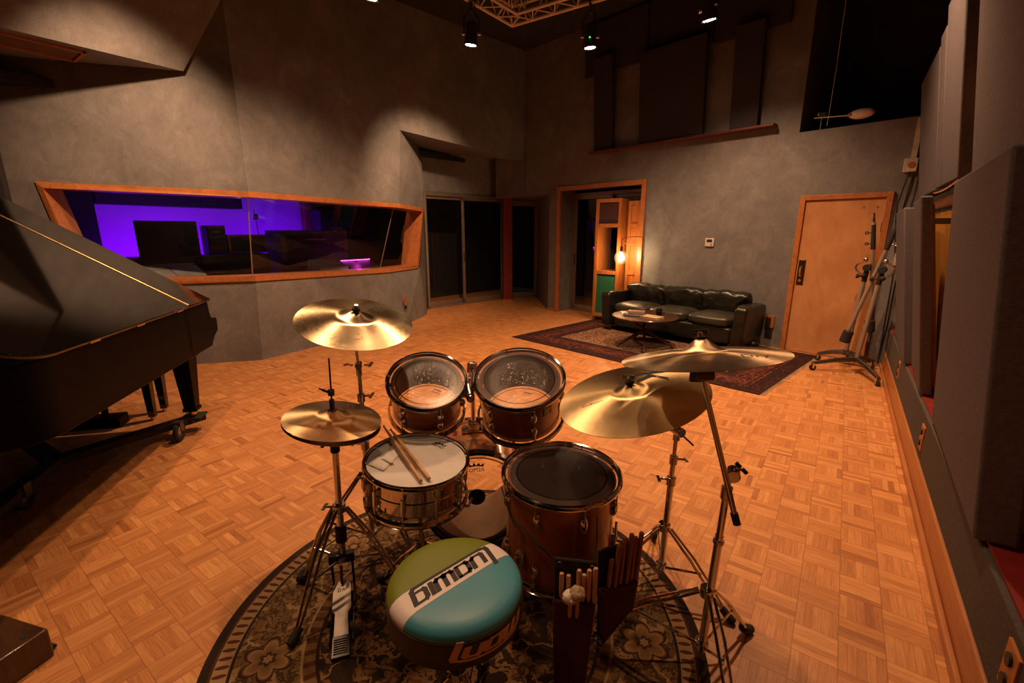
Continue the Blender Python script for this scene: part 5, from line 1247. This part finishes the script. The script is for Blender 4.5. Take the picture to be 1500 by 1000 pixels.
f = MB(); f.tube([gc + zv * .16, gc + zv * .24 + nin * -.03, F(2.14, 1.30, .11), F(2.10, .95, .12), F(2.20, .66, .11), F(2.42, .50, .13)], .0035, 6); f.ob('cord', M['book_brown'], lampo)
def light(kind, name, loc, energy, color, **kw):
    d = bpy.data.lights.new(name, kind); d.energy = energy; d.color = color
    for k_, v_ in kw.items():
        if k_ != 'aim': setattr(d, k_, v_)
    o = bpy.data.objects.new(name, d); C.objects.link(o); o.location = loc
    if 'aim' in kw: o.rotation_euler = (V(kw['aim']) - V(loc)).to_track_quat('-Z', 'Y').to_euler()
    return o
WARM = (1.0, .545, .285)
light('POINT', 'globe_light', gc, 26, (1, .6, .3), shadow_soft_size=.04)

# ------------------------------------------------------------------ wall devices
tsm = MB(); fbox(tsm, 1.045, 1.175, 1.345, 1.465, 0, .024); tt = thing('thermostat', 'small ivory thermostat on the grey wall above the sofa', 'thermostat', F(1.11, 1.345, 0)); tsm.ob('casing', M['white_plastic'], tt, bevel=.005)
f = MB(); fbox(f, 1.07, 1.15, 1.405, 1.445, .024, .026); f.ob('display', M['ink'], tt)
f = MB(); fbox(f, 1.065, 1.09, 1.36, 1.385, .024, .028); f.ob('button', M['orange_plate'], tt)
t = thing('wall_plate', 'orange wooden plate with black jack low on the wall between sofa and door', 'wall plate', F(.16, .22, 0)); f = MB(); fbox(f, .11, .22, .27, .44, 0, .025); f.ob('plate', M['orange_plate'], t, bevel=.003)
f = MB(); fbox(f, .15, .21, .29, .41, .025, .05); f.ob('jack', M['ink'], t); f = MB(); fbox(f, .12, .21, .13, .25, 0, .02); f.ob('lower_jack_box', M['black'], t, bevel=.003)
t = thing('wall_plate', 'orange outlet plate low on the grey wall right of the control window', 'wall plate', lerp(BC['f'], CC['f'], .02) + zv * .35)
pn = V((.9, .42, 0)).normalized(); m = frame(V((-6.035, 5.245, .41)) + pn * .006, pn, V((-.42, .9, 0))); f = MB(); f.box((0, 0, .006), (.085, .14, .012), m); f.ob('plate', M['orange_plate'], t, bevel=.003); f = MB(); f.box((0, -.12, .004), (.05, .05, .02), m); f.ob('jack', M['bronze_old'], t)
for y, z, lb_ in ((3.57, .325, 'orange jack plate on the grey wainscot in the middle of the right wall'), (1.66, .345, 'orange jack plate on the wainscot at the bottom right corner'), (5.25, .34, 'orange jack plate on the wainscot near the boom stands')):
    t = thing('jack_plate', lb_, 'wall plate', (RX + .012, y, z - .06), 'jack plates of the right wainscot')
    f = MB(); f.box((RX + .009, y, z), (.010, .10, .15)); f.ob('plate', M['orange_plate'], t, bevel=.002)
    for zz in (-.035, .035):
        f = MB(); f.cyl((RX + .006, y, z + zz), (RX - .004, y, z + zz), .020, n=18); f.ob('jack', M['ink'], t)
# surface socket box with conduit and cables at the far right
sb_ = F(-1.03, 2.20, 0); t = thing('socket_box', 'ivory surface socket box with conduit high at the far right of the back wall', 'socket box', sb_)
f = MB(); fbox(f, -1.09, -.97, 2.19, 2.33, 0, .06); f.ob('box', M['white_plastic'], t, bevel=.006)
f = MB(); f.cyl(F(-1.04, 2.26, .06), F(-1.04, 2.26, .066), .032, n=20); f.ob('socket_face', M['orange_plate'], t)
f = MB(); fbox(f, -1.065, -1.015, 2.33, 2.74, 0, .03); f.ob('conduit', M['white_plastic'], t)
f = MB(); f.tube([F(-1.03, 2.19, .04), F(-1.01, 2.05, .05), F(-.98, 1.85, .05), F(-1.0, 1.6, .06), F(-1.06, 1.2, .05), F(-1.07, .6, .05), F(-1.08, .05, .06)], .007, 8); f.tube([F(-1.07, 2.19, .04), F(-1.05, 2.0, .05), F(-1.03, 1.7, .05), F(-1.09, 1.3, .05)], .006, 8); f.ob('cable', M['black'], t)
t = thing('wall_box', 'grey metal junction box on the back wall behind the boom stands', 'junction box', F(-1.12, 1.35, 0)); f = MB(); fbox(f, -1.18, -1.05, 1.42, 1.68, 0, .07); f.ob('box', M['white_plastic'], t, bevel=.005); f = MB(); fbox(f, -1.18, -1.05, 1.18, 1.32, 0, .09); f.ob('lower_box', M['white_plastic'], t, bevel=.005)
f = MB(); f.tube([F(-1.12, 1.18, .05), F(-1.10, 1.0, .08), F(-1.10, .5, .06), F(-1.08, .04, .08)], .008, 8); f.ob('cable', M['black'], t)
# oval fixture on a thin arm in the loft opening
oc = F(-.51, 2.86, .06); t = thing('oval_fixture', 'oval white fixture on a thin arm at the sill of the dark loft opening', 'light fixture', F(-.25, OZ, 0))
f = MB(); f.sphere((0, 0, 0), 1, (1, 1, 1), 28, 16); mo = frame(oc, nin, wd)
for i, q in enumerate(f.v): f.v[i] = mo @ V((q.x * .125, q.y * .055, q.z * .045))
f.ob('fixture_shell', M['white_plastic'], t, smooth=90)
for s_ in (-1, 1):
    f = MB(); f.sphere(F(-.51 + s_ * .105, 2.862, .09), .020); f.ob('end_eye', M['orange_plate'], t)
f = MB(); f.cyl(F(-.40, 2.86, .06), F(-.02, 2.90, .0), .006, n=8); f.ob('arm', M['white_plastic'], t)
f = MB(); f.box(F(-.09, 2.93, -.05), (.09, .05, .06)); f.cyl(F(-.09, 2.77, -.05), F(-.09, 2.92, -.05), .010); f.ob('bracket', M['chrome_dull'], t, bevel=.004)
f = MB(); f.tube([F(-.16, 2.80, -.03), F(-.165, 2.95, -.03), F(-.17, 3.4, -.03), F(-.16, 4.85, -.03)], .004, 6); f.ob('cable', M['white_plastic'], t)
# chain and cable over the amber board
# ------------------------------------------------------------------ rolling boom microphone stands
M['stand_tube'] = simple('satin_nickel_tube', (.40, .34, .29), .42, .55, .12)
def boomstand(label, c, feet, pole_top, boom, weight, arcside, group='boom microphone stands by the door'):
    c = V(c); t = thing('microphone_stand', label, 'microphone stand', c, group)
    hubz = .155; hub = c + zv * hubz
    for ft in feet:
        ft = V((*ft, 0)); h = (ft - c); h.z = 0; e = ft + zv * .085
        f = MB(); f.tube([hub, lerp(hub, e, .5) + zv * .012, e], [.032, .027, .020], 8); lg = f.ob('leg', M['steel_dark'], t)
        f = MB(); s_ = V((-h.y, h.x, 0)).normalized(); f.cyl(ft + zv * .034 - s_ * .011, ft + zv * .034 + s_ * .011, .034, n=20); wl = f.ob('caster', M['rubber'], lg); 
        f = MB(); f.bar(ft + zv * .034 + s_ * .017, ft + zv * .09 + s_ * .017, .022, .004, s_); f.bar(ft + zv * .034 - s_ * .017, ft + zv * .09 - s_ * .017, .022, .004, s_); f.cyl(ft + zv * .034 - s_ * .02, ft + zv * .034 + s_ * .02, .010); f.ob('caster_fork', M['chrome'], lg)
    pt = V(pole_top); ax_ = (pt - hub).normalized()
    f = MB(); f.cyl(hub - ax_ * .04, pt, .022); f.ob('pole', M['stand_tube'], t)
    f = MB(); f.cyl(hub - ax_ * .03, hub + ax_ * .03, .032); f.ob('hub', M['steel_dark'], t, bevel=.004)
    f = MB(); f.cyl(pt - ax_ * .10, pt + ax_ * .02, .026); f.ob('grip', M['black'], t, bevel=.003)
    f = MB(); f.cyl(pt - ax_ * .04, pt - ax_ * .04 + wd * .075, .008); f.cyl(pt - ax_ * .04 + wd * .06, pt - ax_ * .04 + wd * .085, .024); f.ob('clamp_knob', M['black'], t)
    b0, b1 = V(boom[0]), V(boom[1]); bd = (b1 - b0).normalized()
    f = MB(); f.cyl(b0, b1, .0195); f.ob('boom', M['stand_tube'], t)
    piv = pt + ax_ * .06
    f = MB(); f.cyl(piv - nin * .04, piv + nin * .05, .038, n=22); f.cyl(pt, piv, .022); f.ob('swivel', M['black'], t, bevel=.004)
    ar = [piv + wd * arcside * (.02 + .085 * math.sin(PI * q / 8)) + zv * (-.09 + .18 * q / 8) + nin * .03 for q in range(9)]
    f = MB(); f.tube(ar, .010, 8); f.ob('tilt_arc', M['chrome_dull'], t)
    for q in (0, 8):
        f = MB(); f.sphere(ar[q], .026, (1, 1, 1), 14, 10); f.ob('tilt_knob', M['black'] if q == 0 else M['chrome_dull'], t)
    f = MB(); n_ = 7
    f.cyl(b1 - bd * .30, b1 - bd * .03, .024, .020); f.cyl(b1 - bd * .03, b1 + bd * .04, .012); f.cyl(b1 + bd * .04, b1 + bd * .10, .008)
    f.ob('boom_head', M['black'], t, bevel=.002)
    for dq in (.12, .24):
        f = MB(); p = b1 - bd * dq; f.cyl(p, p + wd * arcside * .05, .006); f.torus(.013, .006, frame(p + wd * arcside * .06, nin), 18, 8); f.ob('boom_knob', M['black'] if arcside > 0 else M['chrome_dull'], t)
    w_ = V(weight); d = bd
    f = MB(); f.cyl(w_ - d * .075, w_ + d * .06, .052, n=26); f.ob('counterweight', M['rubber'], t, bevel=.008)
    return t
boomstand('boom stand nearer the door, its boom folded upright', (.17, 6.62, 0), [(-.10, 6.66), (.42, 6.52), (.20, 6.86)], (.225, 6.58, 1.10), ((.36, 6.62, .42), (.215, 6.60, 1.66)), (.345, 6.61, .50), 1)
boomstand('boom stand nearer the right wall, boom angled down to its black counterweight', (.27, 6.30, 0), [(-.125, 6.12), (.455, 5.84), (.44, 6.62)], (.345, 6.28, 1.10), ((.13, 6.34, .36), (.415, 6.30, 1.66)), (.145, 6.34, .40), -1)

# ------------------------------------------------------------------ truss and spotlights
TZ_ = 4.18
tcn, tl_, tr_ = V((-3.95, 5.50, TZ_)), V((-4.05, 2.0, TZ_)), V((-.2, 5.62, TZ_))
trs = thing('lighting_truss', 'cornered aluminium lighting truss hanging under the dark ceiling', 'truss', tcn)
sect = [(0, 0), (-.16, .0), (-.08, .15)]
for (dx, dz) in ((0, 0), (.24, 0), (0, .22), (.24, .22)):
    q = [V((tl_.x + dx, tl_.y, TZ_ + dz)), V((tcn.x + dx, tcn.y - dx, TZ_ + dz)), V((tr_.x, tr_.y - dx, TZ_ + dz))]
    f = MB(); f.tube(q, .022, 12); f.ob('chord', M['truss'], trs)
def lacing(a, b, n_):
    f = MB(); a, b = V(a), V(b)
    sidev = V((0, -.24, 0)) if abs(b.x - a.x) > abs(b.y - a.y) else V((.24, 0, 0))
    for i in range(n_):
        p, q = lerp(a, b, i / n_), lerp(a, b, (i + 1) / n_); m_ = lerp(p, q, .5)
        for off in (V(), sidev): f.cyl(p + off, m_ + off + zv * .22, .008, n=6); f.cyl(m_ + off + zv * .22, q + off, .008, n=6)
        for z in (0, .22): f.cyl(p + zv * z, m_ + sidev + zv * z, .008, n=6); f.cyl(m_ + sidev + zv * z, q + zv * z, .008, n=6)
    f.ob('lacing', M['truss'], trs)
lacing(tcn, tl_, 11); lacing(tcn, tr_, 12)
for p in (tl_ + V((.12, .6, .22)), tcn + V((.12, -.12, .22)), tr_ + V((-.6, -.12, .22))):
    f = MB(); f.cyl(p, (p.x, p.y, 4.9), .006, n=8); f.ob('hanger_cable', M['steel_dark'], trs)
lens = emit('lamp_lens', (1.0, .72, .42), 40.0)
def spot(label, lens_c, hang, aim, energy, size=1.25, led=False, blend=.6):
    lc = V(lens_c); d = (V(aim) - lc).normalized(); bk = lc - d * .24
    t = thing('stage_spotlight', label, 'spotlight', V(hang), 'spotlights on the truss')
    f = MB(); m = frame(lc, -d); f.lathe([(.062, .012), (.078, .0), (.082, .02), (.078, .05), (.07, .10), (.066, .22), (.05, .245), (0, .25)], m, 32); f.ob('lamp_can', M['black'], t)
    f = MB(); f.lathe([(0, .008), (.063, .008)], m, 28); f.ob('lamp_lens', lens, t)
    s_ = d.cross(zv) if abs(d.z) < .98 else V((.8, .6, 0)); s_.normalize(); pv = lc - d * .12
    top = V((pv.x, pv.y, hang[2]))
    f = MB(); f.tube([pv + s_ * .085, pv + s_ * .09 + zv * .16, top + s_ * .03 - zv * .06, top - s_ * .03 - zv * .06, pv - s_ * .09 + zv * .16, pv - s_ * .085], .009, 8); f.ob('yoke', M['black'], t)
    f = MB(); f.cyl(top - zv * .07, top + zv * .03, .022); f.tube([top + zv * .0 + V((.0, .03, 0)), top + V((0, .04, .035)), top + V((0, 0, .06)), top + V((0, -.04, .035)), top + V((0, -.03, 0))], .008, 8); f.ob('clamp', M['steel_dark'], t)
    for q in (-1, 1):
        f = MB(); f.cyl(pv + s_ * .075 * q, pv + s_ * .11 * q, .018); f.ob('yoke_knob', M['chrome_dull'], t)
    f = MB(); f.tube([bk, bk + zv * .06 + s_ * .05, top + V((.05, .02, -.1)), top + V((.03, .03, .03))], .006, 6); f.ob('power_cable', M['black'], t)
    if led:
        f = MB(); f.sphere(pv + (V((0, 0, 1.55)) - pv).normalized() * .082, .007); f.ob('status_light', emit('green_led', (.05, 1, .1), 6.0), t)
    light('SPOT', 'spot_beam', lc + d * .03, energy, WARM, aim=aim, spot_size=size, spot_blend=blend, shadow_soft_size=.055)
LP = {}
RIG = [
 # name, position, aim, cone, blend, fixture label and hanging point
 ('left', (-3.98, 4.69, 3.72), (-4.5, 4.75, 0), 2.2, 1.0, 'spotlight on the left arm of the truss, glowing', (-3.97, 4.72, 4.14)),
 ('middle', (-2.83, 5.55, 3.70), (-2.75, 5.9, 0), 2.2, 1.0, 'middle spotlight with a green status light on the long truss arm', (-2.83, 5.5, 4.14)),
 ('right', (-1.50, 5.66, 3.72), (-1.2, 6.4, 0), 2.1, 1.0, 'spotlight at the right end of the truss in front of the dark panels', (-1.5, 5.55, 4.14)),
 ('farleft', (-3.99, 3.24, 3.70), (-4.7, 3.0, 0), 2.3, 1.0, 'spotlight cut by the top edge of the picture, farthest left', (-4.0, 3.26, 4.14)),
 ('key', (-1.75, 2.0, 3.9), (-1.5, 1.7, 0), 1.75, .9, None, None),
 ('near', (-1.7, -.2, 3.9), (-1.7, .2, 0), 2.3, 1.0, None, None),
 ('rightfar', (-.3, 4.2, 3.9), (-.1, 4.4, 0), 1.9, 1.0, None, None),
 ('rightnear', (-.25, 1.6, 3.9), (.0, 1.6, 0), 2.3, 1.0, None, None),
 ('wallwash', (-4.4, 1.4, 3.8), (-6.4, 1.9, 2.2), 1.1, 1.0, None, None),
 ('leftwash', (-4.1, 5.0, 3.75), (-6.35, 5.85, 1.7), 1.2, .9, None, None),
 ('leftnear', (-3.05, .92, 3.9), (-3.0, .8, 0), 2.0, 1.0, None, None),
 ('center', (-2.5, 2.9, 4.0), (-2.6, 3.4, 0), 2.0, 1.0, None, None),
]
POW = {'left': 25, 'middle': 240, 'right': 310, 'farleft': 440, 'key': 200, 'near': 34, 'rightfar': 520, 'rightnear': 40, 'wallwash': 440, 'leftwash': 420, 'leftnear': 184, 'center': 20}
for nm_, lp_, am_, sz_, bl_, lb_, hg_ in RIG:
    if lb_: spot(lb_, lp_, hg_, am_, POW[nm_], sz_, nm_ == 'middle', bl_)
    else: light('SPOT', 'rig_beam', lp_, POW[nm_], WARM, aim=am_, spot_size=sz_, spot_blend=bl_, shadow_soft_size=.06)

# ------------------------------------------------------------------ control room behind the window
cw = MB(); quad(cw, V((-9.6, 1.0, 0)), V((-9.6, 9.0, 0)), V((-9.6, 9.0, 3)), V((-9.6, 1.0, 3))); struct(cw.ob('wall_control_room', M['purple'], smooth=0))
cw = MB(); cw.box((-9.40, 3.2, 2.28), (.3, 2.1, .62)); struct(cw.ob('trim_12', M['black']))
cw = MB(); cw.box((-9.3, 1.2, 1.5), (.5, 1.76, 3)); cw.box((-7.9, .2, 1.5), (2.6, .06, 3)); struct(cw.ob('wall_control_room_side', M['black'], smooth=0))
cw = MB(); cw.box((-8.2, 4.6, 3.0), (3.0, 8, .08)); struct(cw.ob('ceiling_control_room', M['black'], smooth=0))
cw = MB(); cw.box((-9.45, 7.35, 1.5), (.16, 3.6, 3)); struct(cw.ob('wall_control_room_dark', M['ctrl_wood'], smooth=0))
f = MB()
f.box((-7.15, 3.7, .86), (1.2, 4.2, .06)); dk = thing('control_desk', 'long brown desk behind the control window', 'desk', (-7.15, 3.7, 0)); f.ob('desk_top', M['ctrl_wood'], dk, bevel=.01)
f = MB(); f.box((-7.5, 3.7, .42), (.06, 4.0, .82)); f.ob('desk_panel', M['console_dark'], dk)
def crate(name, label, cat, c, s, mat, extra=None, group=None):
    t = thing(name, label, cat, (c[0], c[1], c[2] - s[2] / 2), group); f = MB(); f.box(c, s); f.ob('cabinet', M[mat], t, bevel=.012)
    if extra: extra(t, V(c), V(s))
    return t
def grille(t, c, s):
    f = MB(); f.box((c.x + s.x / 2 + .004, c.y, c.z), (.012, s.y * .86, s.z * .8)); f.ob('front_grille', M['fabric_dark'], t)
    f = MB(); f.box((c.x + s.x / 2 + .012, c.y, c.z + s.z * .28), (.004, s.y * .3, .02)); f.ob('name_strip', M['ctrl_wood'], t)
def screen(t, c, s):
    f = MB(); f.box((c.x + s.x / 2 + .002, c.y, c.z), (.004, s.y * .94, s.z * .9)); f.ob('screen', M['ink'], t)
    f = MB(); f.box((c.x, c.y, c.z - s.z / 2 - .06), (.05, .10, .14)); f.box((c.x, c.y, c.z - s.z / 2 - .13), (.18, .28, .02)); f.ob('monitor_stand', M['console_dark'], t)
crate('desk_rack', 'low dark equipment rack under the screen in the control room', 'rack', (-8.2, 2.95, .60), (.5, 2.1, 1.2), 'console_dark', grille)
crate('monitor', 'wide black screen against the violet wall in the control room', 'monitor', (-8.2, 2.66, 1.45), (.05, .78, .52), 'console_dark', screen)
crate('guitar_amplifier', 'narrow dark amplifier right of the black screen in the control room', 'amplifier', (-8.2, 3.27, 1.43), (.25, .27, .44), 'console_dark', grille)
crate('guitar_amplifier', 'low dark purple amplifier beside the narrow one in the control room', 'amplifier', (-8.2, 3.72, 1.36), (.28, .62, .30), 'ctrl_wood', grille)
crate('mixing_console', 'broad dark mixing console in the middle of the control window', 'mixing console', (-8.0, 4.75, 1.22), (.5, 1.3, .72), 'console_dark', grille)
crate('equipment_cabinet', 'tall dark cabinet behind the console in the control room', 'cabinet', (-9.1, 6.15, 1.0), (.4, 1.1, 2.0), 'console_dark', grille)
def slope(name, label, cat, y0, y1, xn, xf, zn, zf, mat, seam=None):
    t = thing(name, label, cat, ((xn + xf) / 2, (y0 + y1) / 2, .89)); f = MB()
    f.hexa([V((xn, y0, .89)), V((xn, y1, .89)), V((xf, y1, .89)), V((xf, y0, .89)), V((xn, y0, zn)), V((xn, y1, zn)), V((xf, y1, zf)), V((xf, y0, zf))]); f.ob('casing', M[mat], t, bevel=.006)
    if seam is not None:
        f = MB(); f.bar(V((xn, seam, zn + .002)), V((xf, seam, zf + .002)), .006, .004); f.ob('seam', M['ink'], t)
slope('desk_controller', 'pale grey sloped panel on the control desk at the left of the window', 'control panel', 2.02, 2.62, -6.95, -7.35, 1.00, 1.14, 'desk_grey', 2.28)
slope('desk_controller', 'small grey sloped panel on the control desk in the middle of the window', 'control panel', 4.28, 4.82, -6.95, -7.3, .98, 1.10, 'desk_grey')
slope('lighted_keypad', 'low box glowing magenta on the control desk', 'light box', 4.92, 5.55, -7.0, -7.3, .92, 1.02, 'console_dark')
f = MB(); f.box((-7.32, 5.24, 1.05), (.012, .62, .018)); mgt = thing('magenta_light_strip', 'glowing magenta light strip along the back of the control desk', 'light strip', (-7.32, 5.24, .89)); f.ob('strip', emit('magenta_led', (1.0, .08, .8), 4.0), mgt)
for y_, w_ in ((5.07, .28), (5.40, .24)):
    f = MB(); f.box((-7.312, y_, .975), (.008, w_, .11)); f.ob('lit_panel', emit('magenta_panel', (.75, .01, .55), .9), mgt)
f = MB(); f.box((-7.33, 5.24, .95), (.02, .64, .12)); f.ob('strip_holder', M['console_dark'], mgt)
f = MB(); 
t = thing('desk_lamp', 'thin desk lamp silhouetted on the violet wall in the control room', 'desk lamp', (-8.6, 4.6, 0)); f.tube([V((-9.0, 4.35, .4)), V((-9.0, 4.36, 1.55)), V((-9.0, 4.33, 1.95))], .008, 8); f.ob('stem', M['black'], t)
f = MB(); f.cyl((-9.0, 4.35, 1.78), (-9.0, 4.35, 1.88), .05, .03); f.ob('head', M['black'], t)
f = MB(); f.cyl((-9.0, 4.35, .0), (-9.0, 4.35, .42), .06, .03); f.ob('foot', M['black'], t)
light('AREA', 'violet_wash', (-8.75, 2.9, .95), 34, (.24, .0, 1.0), aim=(-9.6, 3.0, 1.7), shape='RECTANGLE', size=1.6, size_y=.15)
light('AREA', 'violet_wash_right', (-8.8, 4.9, .9), 20, (.20, .0, 1.0), aim=(-9.6, 5.0, 1.8), shape='RECTANGLE', size=1.0, size_y=.15)
light('POINT', 'console_fill', (-7.5, 3.4, 1.95), 2.2, (1.0, .75, .6), shadow_soft_size=.05)  # unseen point light added to brighten the dark control desk
light('POINT', 'magenta_glow', (-7.22, 5.24, 1.12), 1.6, (1.0, .05, .75), shadow_soft_size=.05)

# ------------------------------------------------------------------ world, camera, output look
w_ = bpy.data.worlds.new('dim_room'); scene.world = w_; w_.use_nodes = True
w_.node_tree.nodes['Background'].inputs[0].default_value = (1.0, .72, .5, 1); w_.node_tree.nodes['Background'].inputs[1].default_value = .004
cam = bpy.data.cameras.new('camera'); co = bpy.data.objects.new('camera', cam); C.objects.link(co)
cam.sensor_width = 36; cam.lens = 667 * 36 / 1500; cam.clip_start = .05; cam.clip_end = 60
co.location = (0, 0, 1.55); co.rotation_euler = (math.radians(76.5), 0, math.radians(35.7)); scene.camera = co
scene.view_settings.view_transform = 'Standard'; scene.view_settings.look = 'None'; scene.view_settings.exposure = 0.0; scene.view_settings.gamma = 1.0
scene.view_settings.use_curve_mapping = False
scene.cycles.max_bounces = 10; scene.cycles.transparent_max_bounces = 16; scene.cycles.caustics_reflective = False; scene.cycles.caustics_refractive = False
scene.cycles.sample_clamp_indirect = 6.0; scene.cycles.use_denoising = True
